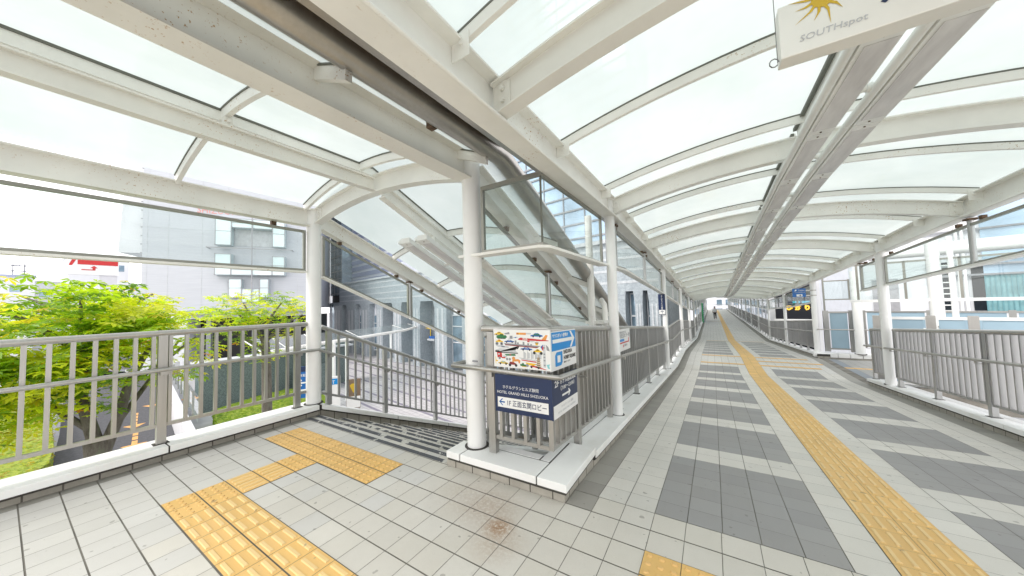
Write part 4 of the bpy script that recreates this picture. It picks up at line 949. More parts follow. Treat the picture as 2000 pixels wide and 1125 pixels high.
def crown(mb, sprays, per, rad, size, bright=1.0):
    for c in sprays:
        base = random.choice(GREENS); tilt = Vector((random.uniform(-.35, .35), random.uniform(-.35, .35), 1)); edge = random.random() < .25
        for k in range(per):
            rr = rad*math.sqrt(random.random()); a = random.uniform(0, math.tau)
            p_ = Vector(c)+Vector((rr*math.cos(a), rr*math.sin(a), random.uniform(-.12, .12)-.25*rr*rr/rad))
            col = tuple(x*bright for x in base)
            if edge and random.random() < .05: col = (.50, .24, .04)
            elif random.random() < .05: col = (.62, .56, .06)
            leaf_quads(mb, p_, size*random.uniform(.7, 1.2), (tilt.x+random.uniform(-.3, .3), tilt.y+random.uniform(-.3, .3), 1), col)
def limb(mb, pts, r0_, r1_):
    n = len(pts); mb.tube(pts, [r0_+(r1_-r0_)*i/(n-1) for i in range(n)], 9)
# big chestnut-like tree close to the railing
t = thing('tree', 'big bright green tree with hand-shaped leaves just outside the left railing', 'tree', (-8.1, .9, ZG))
m = MB(); limb(m, [(-8.15, .9, ZG), (-8.1, .88, -2.5), (-8.05, .9, -.9), (-8.0, .84, -.35)], .19, .13)
m.build('trunk', 'bark', t)
LB = [[(-8.0, .84, -.4), (-8.0, .70, .3), (-8.1, .68, 1.0), (-8.05, .66, 1.8)], [(-8.0, .9, -.6), (-7.9, 1.05, .0), (-7.85, 1.12, .45), (-7.9, 1.35, 1.0), (-8.0, 1.6, 1.5)], [(-8.0, .80, -.2), (-8.05, .45, .25), (-8.2, .0, .8), (-8.3, -.5, 1.4)],
      [(-8.0, .70, .3), (-8.3, .2, .9), (-8.5, -.6, 1.3), (-8.6, -1.4, 1.6)], [(-7.88, 1.1, .4), (-7.8, 1.5, .75), (-7.9, 1.9, 1.1)], [(-8.05, .68, 1.0), (-8.4, 1.0, 1.5), (-8.7, 1.5, 1.9)], [(-8.0, .72, .5), (-8.5, .8, 1.1), (-9.2, .6, 1.6), (-9.8, .2, 1.9)], [(-8.1, .68, 1.0), (-7.9, .2, 1.5), (-7.7, -.3, 1.9)], [(-7.95, .95, -.3), (-8.2, 1.4, .4), (-8.9, 1.9, 1.0)]]
for i, L_ in enumerate(LB): mm = MB(); limb(mm, L_, .085 if i < 2 else .045, .015); mm.build('limb', 'bark', t)
random.seed(21); spr = []
def ell(cx, cyy, cz, rx, ry, rz, n, shell=.45):
    o_ = []
    while len(o_) < n:
        v = Vector((random.uniform(-1, 1), random.uniform(-1, 1), random.uniform(-1, 1)))
        if shell < v.length < 1: o_.append((cx+v.x*rx, cyy+v.y*ry, cz+v.z*rz))
    return o_
spr = ell(-8.6, .2, 1.42, 1.9, 1.85, .74, 92, .55)+ell(-8.0, 1.35, 1.35, .5, .7, .35, 12)+ell(-8.2, -.9, .7, 1.1, 1.0, .85, 34, .3)+ell(-8.0, .55, .95, .8, 1.0, .8, 26)+ell(-9.1, 1.1, 1.4, 1.1, .9, .6, 24)+[(-7.85, 1.75, 1.0), (-7.9, 1.85, .75), (-7.8, 1.6, .55), (-7.9, .35, .35), (-7.9, .5, .25), (-8.1, .0, .05), (-8.0, -.2, .3), (-8.1, .2, .45)]+ell(-8.1, -.35, .25, .7, .85, .45, 22, .1)+ell(-7.9, 1.2, 1.1, .6, .7, .5, 12)+ell(-7.75, .05, .72, .4, .95, .42, 26, .0)
m = MB(); crown(m, spr, 20, .42, .14, 1.2); m.build('crown', 'leaf', t)
t = thing('tree', 'smaller loose yellow-green tree beside the white column', 'tree', (-10.3, 3.92, ZG))
m = MB(); limb(m, [(-10.3, 3.95, ZG), (-10.3, 3.92, -1.5), (-10.28, 3.88, .25), (-10.3, 3.85, .8)], .14, .09); m.build('trunk', 'bark', t)
for L_ in ([(-10.3, 3.85, .6), (-10.35, 3.6, 1.3), (-10.4, 3.4, 1.75)], [(-10.3, 3.85, .7), (-10.3, 4.0, 1.4), (-10.2, 4.2, 1.75)], [(-10.3, 3.85, .5), (-10.5, 3.3, .95), (-10.6, 2.9, 1.3)], [(-10.3, 3.85, .7), (-10.1, 4.3, 1.2), (-9.9, 4.6, 1.4)], [(-10.35, 3.7, 1.0), (-10.5, 3.3, 1.5)]):
    mm = MB(); limb(mm, L_, .05, .015); mm.build('limb', 'bark', t)
spr = ell(-10.4, 3.75, 1.65, .9, 1.2, .5, 46, .1)+ell(-10.2, 3.5, 1.0, .5, .8, .35, 10, .1)+[(-10.5, 3.0, 1.2), (-10.6, 2.9, 1.5), (-10.5, 3.1, .95), (-10.5, 3.2, .75), (-10.3, 3.6, .55), (-10.3, 3.9, .5), (-10.3, 4.05, .35), (-10.3, 3.65, .3), (-10.0, 4.5, 1.0), (-10.2, 4.3, .9), (-9.95, 4.6, 1.3)]
m = MB(); crown(m, spr, 13, .30, .12, 1.15); m.build('crown', 'leaf', t)

s_ = Nd('hedge_core'); s_.pri(s_.ramp(s_.noise(7, 6, .8), [(.35, (.10, .16, .015)), (.5, (.26, .33, .03)), (.66, (.38, .42, .05))]), .9)
def hedge(label, pts, z0, z1, n, cols, size=.11):
    t = thing('hedge', label, 'hedge', (pts[0][0], pts[0][1], z0)); MB().slab([(x, y) for x, y in pts], z0, z1-.05).build('core', 'hedge_core', t)
    mb = MB(); xs = [p[0] for p in pts]; ys_ = [p[1] for p in pts]; cx_, cy_ = sum(xs)/len(xs), sum(ys_)/len(ys_)
    def inside(x, y):
        c_ = False; j = len(pts)-1
        for i in range(len(pts)):
            (xi, yi), (xj, yj) = pts[i], pts[j]
            if (yi > y) != (yj > y) and x < (xj-xi)*(y-yi)/(yj-yi)+xi: c_ = not c_
            j = i
        return c_
    k = 0
    while k < n:
        x, y = random.uniform(min(xs), max(xs)), random.uniform(min(ys_), max(ys_))
        if inside(x, y):
            k += 1; leaf_quads(mb, Vector((x, y, z1-random.uniform(0, .12))), size, (random.uniform(-.6, .6), random.uniform(-.6, .6), 1), random.choice(cols), 4)
    for i in range(len(pts)):
        a, b = Vector(pts[i]), Vector(pts[(i+1) % len(pts)]); nn = (b-a).normalized(); nn = Vector((nn.y, -nn.x))
        for _ in range(int((b-a).length*22)):
            q = a.lerp(b, random.random()); leaf_quads(mb, Vector((q.x, q.y, random.uniform(z0, z1))), size, (nn.x+random.uniform(-.5, .5), nn.y+random.uniform(-.5, .5), .4), random.choice(cols), 4)
    mb.build('leaves', 'leaf', t)
HG = [(.32, .36, .03), (.26, .36, .03), (.40, .36, .04), (.20, .31, .03), (.42, .28, .05)]
hedge('broad clipped yellow-green hedge below the left end of the railing', [(-18, -3.2), (-19.5, .1), (-21.9, 1.2), (-24.5, 1.45), (-38.5, 2.0), (-45, .8), (-45, -4), (-24, -4)], ZG, -4.0, 9000, HG, .13)
hedge('low green hedge strip at the foot of the dark granite wall', [(-19.2, 5.2), (-22.5, 6.3), (-25.5, 6.95), (-26.9, 10.1), (-26.4, 12.6), (-21.5, 11.6), (-17, 8)], ZG, -4.2, 6500, [(.16, .30, .02), (.24, .38, .03), (.12, .24, .02), (.30, .40, .04)], .12)
# walls beside the ramp road
def wall(name, label, cat, a, b, th, z0, z1, mat, zb=None):
    a, b = Vector(a), Vector(b); n = (b-a).normalized(); n = Vector((-n.y, n.x))*th; pts = [a, b, b+n, a+n]; zb = z1 if zb is None else zb
    m = MB(); m.add([(p.x, p.y, z0) for p in pts]+[(pts[0].x, pts[0].y, z1), (pts[1].x, pts[1].y, zb), (pts[2].x, pts[2].y, zb), (pts[3].x, pts[3].y, z1)], [(3, 2, 1, 0), (4, 5, 6, 7), (0, 1, 5, 4), (1, 2, 6, 5), (2, 3, 7, 6), (3, 0, 4, 7)])
    o = m.build(name, mat); tag(o, label, cat); return o
wall('ramp_wall', 'low white wall with glass panels along the asphalt ramp', 'wall', (-19.4, 4.72), (-45, 8.6), .3, ZG, -3.55, 'white_concrete')
g = thing('glass_balustrade', 'clear glass balustrade standing on the white ramp wall', 'balustrade', (-26, 6, -3.5))
d = (Vector((-45, 8.6))-Vector((-19.4, 4.72))).normalized(); n_ = Vector((-d.y, d.x))
for i in range(7):
    a = Vector((-20.2, 5.0))+d*i*2.2; b = a+d*2.1; MB().poly([(a.x, a.y, -3.5), (b.x, b.y, -3.5), (b.x, b.y, -2.3), (a.x, a.y, -2.3)]).build('pane', 'canopy_glass', g); MB().box(b.x-.04, b.x+.04, b.y-.04, b.y+.04, -3.56, -2.35).build('post', 'stainless', g)
wall('granite_wall', 'speckled dark grey-green granite retaining wall behind the small tree', 'wall', (-27.7, 6.9), (-28.2, 17.0), .8, ZG, -1.75, 'granite_green', -1.35)
o = MB(); o.box(-28.9, -27.5, 6.7, 17, -1.75, -1.62); tag(o.build('wall_cap', 'pale_grey'), 'pale coping slab on top of the granite wall', 'coping')
wall('stair_wall', 'small grey wall with a dark doorway beside the granite wall', 'wall', (-27.3, 12.0), (-27.3, 15.2), -.35, ZG, -2.9, 'granite_green')
# signs on the plaza
def stand(label, x, y, z0, z1, w, mat, extra=None):
    t = thing('standing_sign', label, 'sign', (x, y, ZG)); d = Vector((.55, .83)); 
    def q(a, z, f=0): return (x+d.x*a+f*.83, y+d.y*a-f*.55, z)
    m = MB(); vs = [q(a, z, f) for z in (z0, z1) for f in (0, -.08) for a in (-w/2, w/2)]; m.add(vs, [(0, 2, 3, 1), (4, 5, 7, 6), (0, 1, 5, 4), (2, 6, 7, 3), (0, 4, 6, 2), (1, 3, 7, 5)]); m.build('board', mat, t)
    m = MB(); m.tube([q(-w*.4, ZG, -.04), q(-w*.4, z0, -.04)], .03, 8); m.tube([q(w*.4, ZG, -.04), q(w*.4, z0, -.04)], .03, 8); m.build('leg', 'stainless', t)
    return t, q
t, q = stand('tall blue sign with a white left arrow on the plaza behind the white column', -20.3, 9.5, -3.55, -1.75, 1.0, 'sign_blue')
MB().poly([q(-.5, -2.05, .004), q(.5, -2.05, .004), q(.5, -1.75, .004), q(-.5, -1.75, .004)]).build('header', 'navy', t)
dr = (.55, .83, 0); text('立体駐車場', .18, q(-.38, -2.32, .006), dr, UZ, 'signage_white', 'lettering', t, width=.8)
text('←', .55, q(-.36, -2.85, .006), dr, UZ, 'signage_white', 'arrow', t, bold=.02); MB().poly([q(-.2, -3.3, .006), q(.2, -3.3, .006), q(.2, -3.05, .006), q(-.2, -3.05, .006)]).build('panel', 'signage_white', t)
t, q = stand('framed notice board with a blue T poster near the foot of the stairs', -12.2, 6.75, -2.3, -1.0, .45, 'signage_white')
MB().poly([q(-.2, -1.3, .004), q(.2, -1.3, .004), q(.2, -1.08, .004), q(-.2, -1.08, .004)]).build('poster', 'cyan', t); text('T', .18, q(-.06, -1.27, .006), dr, UZ, 'signage_white', 'lettering', t)
t, q = stand('grey notice board with a golden crest near the foot of the stairs', -11.9, 7.35, -2.3, -1.2, .5, 'brown')
MB().poly([q(-.13, -1.42, .004), q(-.05, -1.62, .004), q(0, -1.72, .004), q(.05, -1.62, .004), q(.13, -1.42, .004), q(.05, -1.36, .004), q(-.05, -1.36, .004)]).build('crest', 'gold', t)
MB().poly([q(-.24, -2.28, .004), q(.24, -2.28, .004), q(.24, -1.85, .004), q(-.24, -1.85, .004)]).build('paper', 'signage_white', t)

# glass canopy
t = thing('glass_canopy', 'curved glass canopy with a white edge tube over the hotel entrance path', 'canopy', (-24, 16, ZG))
CT = [(-20.2, 7.4), (-20.7, 8.8), (-21.8, 11.0), (-22.8, 14.5), (-25.2, 20.8), (-27.6, 24.3)]
MB().tube([(x, y, -.7) for x, y in CT], .12, 12).build('edge_tube', 'white_paint', t)
m = MB(); bk = [(x-4.3, y+1.6*(i/5)+.6, -.2-.05*i) for i, (x, y) in enumerate(CT)]
n = len(CT); m.add([(x, y, -.6) for x, y in CT]+bk, [(i, i+1, n+i+1, n+i) for i in range(n-1)], None, True); m.build('glass_roof', 'canopy_glass', t)
m = MB()
for i, (x, y) in enumerate(CT): m.tube([(x, y, -.62), bk[i]], .03, 6)
m.build('rib', 'white_paint', t)
for x, y in ((-22.0, 12.2), (-22.5, 13.4), (-24.4, 18.6)): MB().cyl(x, y, ZG, -.7, .11, 14).build('post', 'white_column', t)

# ---------------------------------------------------------------- hotel
def frame(p0, e): 
    e = Vector((*e, 0)).normalized(); n = Vector((e.y, -e.x, 0)); return Matrix(((e.x, n.x, 0, p0[0]), (e.y, n.y, 0, p0[1]), (0, 0, 1, 0), (0, 0, 0, 1)))
TH = frame((-29.4, 24.9), (.985, -.172))
def lb(T, *b): m = MB(); m.T = T; m.box(*b); return m
t = thing('hotel', 'grey stone hotel with deep pilasters and tall blue windows across the plaza', 'building', (-29.4, 24.9, ZG))
lb(TH, -20.6, 10, -14, -1.6, ZG, 2.3).build('wall', 'hotel_stone_dark', t); lb(TH, 10, 27.3, -6, -1.6, ZG, 2.3).build('wall', 'hotel_stone_dark', t)
lb(TH, -20.6, 10, -14, 0, 2.1, 5.25).build('upper_band', 'hotel_stone', t); lb(TH, 10, 27.3, -6, 0, 2.1, 5.25).build('upper_band', 'hotel_stone', t)
m = MB(); m.T = TH
for z in (2.6, 3.35, 4.1, 4.75): m.box(-20.55, 27.25, 0.001, .02, z, z+.16)
m.box(-20.7, 10, -14, .18, 5.25, 5.5); m.box(10, 27.4, -6, .18, 5.25, 5.5); m.build('cornice', 'hotel_stone_light', t)
pil = [(-22.9, -19.9), (-17.8, -15.0), (-12.9, -10.4), (-8.2, -6.5), (-3.8, -1.9), (.6, 2.1), (4.9, 6.9), (9.3, 11.3), (14, 16), (18.6, 20.4), (23.6, 25.2), (25.8, 26.25), (26.65, 27.25)]
for i, (a, b_) in enumerate(pil):
    fl_ = .25 if a < 20 else .07; m = MB(); m.T = TH; m.box(a, b_, -1.6, -.05, ZG, 1.35)
    m.add([(a, -1.6, 1.35), (b_, -1.6, 1.35), (b_, -.05, 1.35), (a, -.05, 1.35), (a-fl_, -1.6, 2.1), (b_+fl_, -1.6, 2.1), (b_+fl_, 0, 2.1), (a-fl_, 0, 2.1)], [(0, 1, 5, 4), (1, 2, 6, 5), (2, 3, 7, 6), (3, 0, 4, 7)])
    o = m.build('pilaster', 'hotel_stone', t)
    w_ = b_-a; m = MB(); m.T = TH
    for f in ((.22, .38), (.6, .76)): m.box(a+w_*f[0], a+w_*f[1], -.05, -.02, ZG, 1.3)
    m.build('stripe', 'hotel_stone_light', o)
for (a, b_) in ((-19.9, -17.8), (-15.0, -12.9), (-10.4, -8.2), (6.9, 9.3), (11.3, 14), (16, 18.6), (25.2, 25.8), (26.25, 26.65)):
    o = lb(TH, a+.02, b_-.02, -1.6, -.75, -4.2, 2.05).build('window', 'window_blue', t)
    m = MB(); m.T = TH; c_ = (a+b_)/2
    for z in (-4.2, -2.2, -.6, .5, 1.9): m.box(a+.05, b_-.05, -.75, -.68, z, z+.1)
    m.box(a+.05, a+.11, -.75, -.68, -4.2, 2.0); m.box(b_-.11, b_-.05, -.75, -.68, -4.2, 2.0); m.build('mullion', 'pale_grey', o)
    if b_-a > 1: lb(TH, a+.3, a+(b_-a)*.62, -.75, -.72, .62, 1.85).build('blind', 'facade_white', o)
# recessed plane between pilasters in the middle keeps the dark wall; a lit ornament under the canopy
m = lb(TH, 2.6, 3.9, -1.55, -.6, -2.2, -2.0); m.build('ledge', 'hotel_stone_light', t)
tb = thing('flower_box', 'blue flower box on the wall ledge under the canopy', 'planter', (-26.6, 23.6, -2)); lb(TH, 2.7, 3.7, -1.4, -.8, -1.99, -1.75).build('box', 'blue', tb)
pl = thing('palm_ornament', 'yellow palm-like plant above the blue box', 'plant', (-26.4, 23.6, -1.7)); m = MB()
c0 = TH @ Vector((3.3, -.6, -.9)); m.tube([c0+Vector((0, 0, -.8)), c0], .05, 6)
for i in range(9):
    a = math.pi*(i/8); dv = Vector((.8*math.cos(a), -.1, .45*math.sin(a)+.05)); pr = Vector((-dv.z, 0, dv.x)).normalized()*.06; m.add([tuple(c0-pr), tuple(c0+pr), tuple(c0+dv)], [(0, 1, 2)])
m.build('fronds', 'gold', pl)
t = thing('hotel_tower', 'striped lavender and white hotel tower rising behind the stone podium', 'tower', (-40, 30, 5))
m = lb(TH, -22.2, -5.8, -16, -2.6, 5.2, 34); m.build('wall', 'tower_white', t)
m = MB(); m.T = TH
z = 5.6
while z < 34:
    if not (10.2 < z < 11.9): m.box(-22.25, -5.75, -2.6, -2.52, z, z+.62)
    z += 1.02
m.build('stripe', 'tower_lavender', t)
o = lb(TH, -21.8, -12.0, -2.52, -2.46, 10.3, 11.9).build('window_row', 'pale_glass', t)
m = MB(); m.T = TH
for i in range(6): m.box(-21.8+i*1.95, -21.6+i*1.95, -2.46, -2.38, 10.3, 11.9)
m.build('mullion', 'tower_lavender', o)
t = thing('glass_tower', 'dark blue gridded glass corner tower left of the striped hotel tower', 'tower', (-56, 29, ZG))
window_glass('curtain_dark', (.34, .42, .48), .15, .2)
lb(TH, -27.2, -22.3, -10, -1.0, 3.8, 34).build('wall', 'curtain_dark', t); lb(TH, -27.6, -22.3, -10, -.9, ZG, 2.6).build('base', 'hotel_stone', t); lb(TH, -26.8, -22.3, -10, -1.1, 2.6, 3.8).build('slot', 'black', t)
m = MB(); m.T = TH
for i in range(24): m.box(-27.2, -22.3, -1.0, -.93, 4.0+i*1.25, 4.12+i*1.25)
for s_ in (-27.2, -25.6, -24.0, -22.4): m.box(s_, s_+.08, -1.0, -.95, 3.8, 34)
m.build('grid', 'grey', t)
lb(TH, -26.2, -23.2, -.9, -.85, -4, 2.2).build('window', 'window_blue', t)
t = thing('office_tower', 'tall blue glass office tower seen through the corner glass box', 'tower', (-8, 24, 5))
lb(TH, 12.5, 24.5, -9, -4, 5.2, 60).build('wall', 'curtain_glass', t)
m = MB(); m.T = TH
for i in range(44): m.box(12.5, 24.5, -4, -3.9, 5.5+i*1.22, 5.64+i*1.22)
for i in range(6): m.box(12.5+i*2.0, 12.58+i*2.0, -4, -3.92, 5.2, 60)
m.build('spandrel', 'grey', t)
t = thing('striped_block', 'second striped lavender block above the stair gutter', 'tower', (-14, 22, 8)); lb(TH, 6.0, 12.3, -16, -4.2, 5.3, 60).build('wall', 'tower_white', t)
m = MB(); m.T = TH
for i in range(50): m.box(5.95, 12.35, -4.2, -4.1, 5.6+i*1.04, 6.22+i*1.04)
m.build('stripe', 'tower_lavender', t)

# ---------------------------------------------------------------- white building on the left
TW = frame((-49.4, 7.7), (.537, .843))
t = thing('white_building', 'big pale panelled building with a frosted glass bay behind the trees', 'building', (-49.4, 7.7, ZG))
lb(TW, 0, 15.6, -30, 0, 1.9, 40).build('wall', 'facade_panel', t)
m = MB(); m.T = TW
for s_ in (.35, 1.95, 4.65, 6.85, 9.3, 11.0, 13.4): m.box(s_, s_+.035, 0, .012, 2.0, 34)
for z in (10.6, 19.5): m.box(0, 15.6, 0, .012, z, z+.03)
m.build('joint', 'pale_grey', t)
def bay(a, b_, z0, z1, dep, nm='glass_bay'):
    o = lb(TW, a, b_, 0.02, dep, z0, z1).build(nm, 'pale_glass', t); m = MB(); m.T = TW; w = .06
    for s_ in (a, b_-w): m.box(s_, s_+w, dep, dep+.03, z0, z1)
    for z in (z0, z1-w, (z0+z1)/2): m.box(a, b_, dep, dep+.03, z, z+w)
    m.box(a-.03, a, 0, dep, z0, z0+w); m.box(a-.03, a, 0, dep, z1-w, z1); m.build('frame', 'grille', o)
bay(6.0, 7.4, 8.9, 11.95, .9); bay(11.1, 12.3, 8.9, 11.9, .9); bay(7.4, 11.1, 10.9, 11.95, .9); bay(6.0, 7.4, 5.6, 7.95, .9); bay(11.1, 12.3, 5.6, 7.8, .9); bay(7.4, 11.1, 5.6, 6.75, .9)
bay(7.15, 8.3, 3.1, 5.2, .7); bay(9.9, 10.75, 3.1, 5.2, .7); bay(8.3, 9.9, 2.6, 4.1, .7)
lb(TW, 7.5, 11.0, .02, .06, 9.0, 10.9).build('recess', 'pale_grey', t)
m = MB(); m.T = TW; m.box(5.3, 13.0, .9, .96, 8.55, 8.65); m.box(5.3, 5.36, 0, .96, 8.55, 8.65); m.box(12.94, 13.0, 0, .96, 8.55, 8.65); m.box(9.2, 9.3, .93, 1.0, 2.6, 13.4); m.build('rail', 'grille', t)
flat('pale_red', (.80, .38, .34), .6); text('SHIZUOKA', .95, TW @ Vector((4.2, .05, 12.5)), (.537, .843, 0), UZ, 'pale_red', 'lettering', t, width=4.0)
lb(TW, 3.6, 15.6, -3, .1, .9, 1.9).build('band', 'hotel_stone_light', t); lb(TW, 3.6, 15.6, -3, .6, 1.4, 1.8).build('band', 'hotel_stone', t)
lb(TW, 3.6, 15.6, -12, -3.2, ZG, .9).build('garage', 'black', t); lb(TW, 0, 3.6, -12, 0, ZG, 1.9).build('pier', 'facade_white', t)
m = MB(); m.T = TW
for s_ in (5, 9, 13): m = MB(); m.T = TW; m.box(s_, s_+.4, -1, -.4, ZG, .9); m.build('pillar', 'grey', t)
m = MB(); m.T = TW; m.add([(-2.2, -1, 8), (-2.2, -9, 8), (-1.2, -9, 30), (-1.2, -1, 30), (-.4, -1, 8), (-.4, -9, 8), (.4, -9, 30), (.4, -1, 30)], [(0, 1, 2, 3), (7, 6, 5, 4), (0, 4, 5, 1), (3, 2, 6, 7), (0, 3, 7, 4), (1, 5, 6, 2)]); m.build('fin', 'facade_white', t)
m = MB(); m.T = TW
for i in range(22): m.box(-.5, -.1, -.9, -.8, 8+i*.9, 8.06+i*.9)
m.box(-.3, -.25, -.9, -.8, 5, 28); m.build('ladder', 'grey', t)
# sign building, houses, mast far left
t = thing('billboard', 'white roadside board with a red stripe and a red arrow beyond the trees', 'billboard', (-89.5, 8, ZG))
MB().box(-91, -89.7, 6.0, 11.3, 8.6, 11.4).build('board', 'signage_white', t); MB().poly([(-89.65, 6.9, 10.3), (-89.65, 11.2, 10.3), (-89.65, 11.2, 11.2), (-89.65, 6.9, 11.2)]).build('stripe', 'red', t)
MB().poly([(-89.65, 6.0, 10.1), (-89.65, 6.35, 10.1), (-89.65, 6.8, 11.2), (-89.65, 6.4, 11.2)]).build('stripe', 'red', t)
MB().poly([(-89.65, 7.3, 9.35), (-89.65, 8.75, 9.35), (-89.65, 8.75, 9.75), (-89.65, 9.0, 9.75), (-89.65, 8.6, 10.15), (-89.65, 8.2, 9.75), (-89.65, 8.45, 9.75), (-89.65, 8.45, 9.5), (-89.65, 7.3, 9.5)]).build('arrow', 'red', t)
MB().box(-91, -90, 9.3, 11.2, ZG, 8.6).build('support', 'white_concrete', t)
for i, (x, y0, y1, h, lab) in enumerate(((-95, -6, 3.2, 8.2, 'low pale blue-roofed house at the far left'), (-97, 6.5, 13.5, 12.4, 'white flat-roofed block behind the red-striped board'), (-110, -30, -8, 9.5, 'pale block hidden behind the big tree'), (-100, 3, 20, 7.6, 'low white shop below the red-striped board'))):
    t = thing('town_building', lab, 'building', (x, y0, ZG)); MB().box(x-10, x, y0, y1, ZG, h).build('wall', 'facade_white', t); MB().box(x-10.1, x+.15, y0-.1, y1+.1, h, h+.4).build('roof', 'tower_lavender' if i == 0 else 'pale_grey', t)
    m = MB()
    for k_ in range(4): m.box(x, x+.03, y0+.8+k_*(y1-y0-1)/4, y0+.8+k_*(y1-y0-1)/4+1.1, h-2.4, h-1.2)
    m.build('window', 'window_blue', t)
t = thing('antenna_mast', 'small grey antenna mast on a far roof at the left', 'mast', (-100, 1.5, 8)); m = MB()
for a, b_ in ((0, 0), (1.1, 0), (0, 1.1), (1.1, 1.1)): m.tube([(-100+a, 1.2+b_, 7.5), (-100+a, 1.2+b_, 11.0)], .06, 5)
for z in (8.6, 9.5, 10.4): m.box(-100.2, -98.7, 1.0, 2.5, z, z+.08)
m.tube([(-99.4, 1.8, 10.5), (-99.4, 1.8, 12.6)], .04, 5); m.build('lattice', 'grey', t)
# vehicles on the street
def car(label, x, y, rot, col):
    t = thing('parked_car', label, 'car', (x, y, ZG)); T = Matrix.Translation((x, y, ZG)) @ Matrix.Rotation(rot, 4, 'Z')
    prof = [(-2.1, .3), (-2.15, .75), (-1.9, .92), (-1.45, .98), (-.95, 1.42), (.55, 1.45), (1.15, 1.0), (2.0, .85), (2.15, .6), (2.1, .3)]
    m = MB(); m.T = T; n = len(prof); m.add([(a, s_*(.84 if b > 1.2 else .9), b) for s_ in (-1, 1) for a, b in prof], [tuple(range(n)), tuple(range(2*n-1, n-1, -1))]+[(i, n+i, n+(i+1) % n, (i+1) % n) for i in range(n)]); m.build('body', col, t, .05)
    m = MB(); m.T = T; m.add([(a, s_*.905, b) for s_ in (-1, 1) for a, b in ((-1.3, 1.0), (-.9, 1.36), (.5, 1.38), (1.0, 1.0))], [(0, 1, 2, 3), (7, 6, 5, 4)]); m.build('window', 'dark_glass', t)
    for a in (-1.35, 1.35):
        for s_ in (-1, 1): m = MB(); m.T = T; m.tube([(a, s_*.72, .32), (a, s_*.92, .32)], .32, 16); o = m.build('wheel', 'black', t); m = MB(); m.T = T; m.tube([(a, s_*.921, .32), (a, s_*.93, .32)], .19, 12); m.build('rim', 'pale_grey', o)
    m = MB(); m.T = T; m.box(2.1, 2.16, .5, .8, .6, .75); m.build('headlight', 'signage_white', t); m = MB(); m.T = T; m.box(2.1, 2.16, -.8, -.5, .6, .75); m.build('headlight', 'signage_white', t)
car('silver-blue car half hidden behind the leaves at the left', -74, 1.6, 1.5, 'pale_grey'); car('dark car on the street beyond the tree trunk', -52, 5.2, 1.4, 'dark_glass')
t = thing('barrier', 'white pillar with a red band by the ramp entrance', 'barrier', (-33, 6.6, ZG)); MB().cyl(-36, 7.3, ZG, -2.2, .45, 16).build('post', 'signage_white', t); MB().cyl(-36, 7.3, -3.2, -2.75, .46, 16).build('band', 'red', t)

# ---------------------------------------------------------------- right side: branch walkway, station
t = thing('lower_roof', 'bright white flat roof below the right railing', 'roof', (6, 4, -2)); MB().box(3.45, 14, -6, 10.9, -2.2, -1.9).build('slab', 'signage_white', t)
MB().box(3.45, 14, 2.9, 3.0, -1.9, -1.6).build('upstand', 'white_concrete', t); MB().box(5.0, 5.1, -6, 10.9, -1.9, -1.65).build('upstand', 'white_concrete', t)
def panelrow(label, p, d, posts, top, bot, white=True):
    t = thing('panel_fence', label, 'fence', (p[0], p[1], bot)); d = Vector(d).normalized(); nn = Vector((d.y, -d.x)); p = Vector(p)
    T = Matrix(((d.x, nn.x, 0, p.x), (d.y, nn.y, 0, p.y), (0, 0, 1, 0), (0, 0, 0, 1)))
    for a in posts: lb(T, a-.07, a+.07, -.05, .05, bot, top+.03).build('post', 'stainless', t)
    for a, b_ in zip(posts, posts[1:]):
        o = lb(T, a+.11, b_-.11, -.012, .012, bot+.12, top-.06).build('panel', 'frosted_panel', t); m = MB(); m.T = T; m.box(a+.07, b_-.07, -.035, .035, top-.06, top); m.box(a+.07, b_-.07, -.03, .03, bot+.07, bot+.12); m.build('frame', 'signage_white' if white else 'stainless', o)
panelrow('near row of frosted blue-grey panels with white rails on the branch walkway', (4.15, 11.27), (.95, -.33), (-.75, .06, .62, 1.62, 2.7, 3.8, 4.9), .95, -.7)
panelrow('far row of frosted blue-grey panels behind the two round pillars', (5.35, 19.2), (.93, -.36), (0, 1.7, 3.4, 5.3, 7.2), .80, -.7, False)
panelrow('single tall frosted panel beside the second right column', (3.42, 15.66), (1, -.02), (0, .66), .93, -.48, False)
MB().tube([(3.11, 15.4, .31), (4.4, 15.3, .31)], .02, 10).build('hand', 'stainless').name = 'handrail'
o = bpy.data.objects['handrail'] if 'handrail' in bpy.data.objects and bpy.data.objects['handrail'].parent is None else None
for o in list(bpy.data.objects):
    if o.name.startswith('handrail') and o.parent is None: o.name = 'guard_bar'; tag(o, 'thin steel guard bar in front of the single frosted panel', 'rail')
t = thing('branch_column', 'white round column at the mouth of the branch walkway', 'column', (4.15, 15.35, -.5)); MB().cyl(4.15, 15.35, -.5, 2.3, .12, 20).build('shaft', 'white_column', t); MB().cyl(4.15, 15.35, -.51, -.49, .15, 20).build('base_seal', 'joint_dark', t)
t = thing('kerb_block', 'white kerb blocks with dark joints across the mouth of the branch walkway', 'kerb', (3.3, 15.2, -.6)); 
for i in range(5): MB().box(2.98+i*.30, 3.265+i*.30, 15.25, 15.55, -.64, -.50).build('block', 'coping', t, .006)
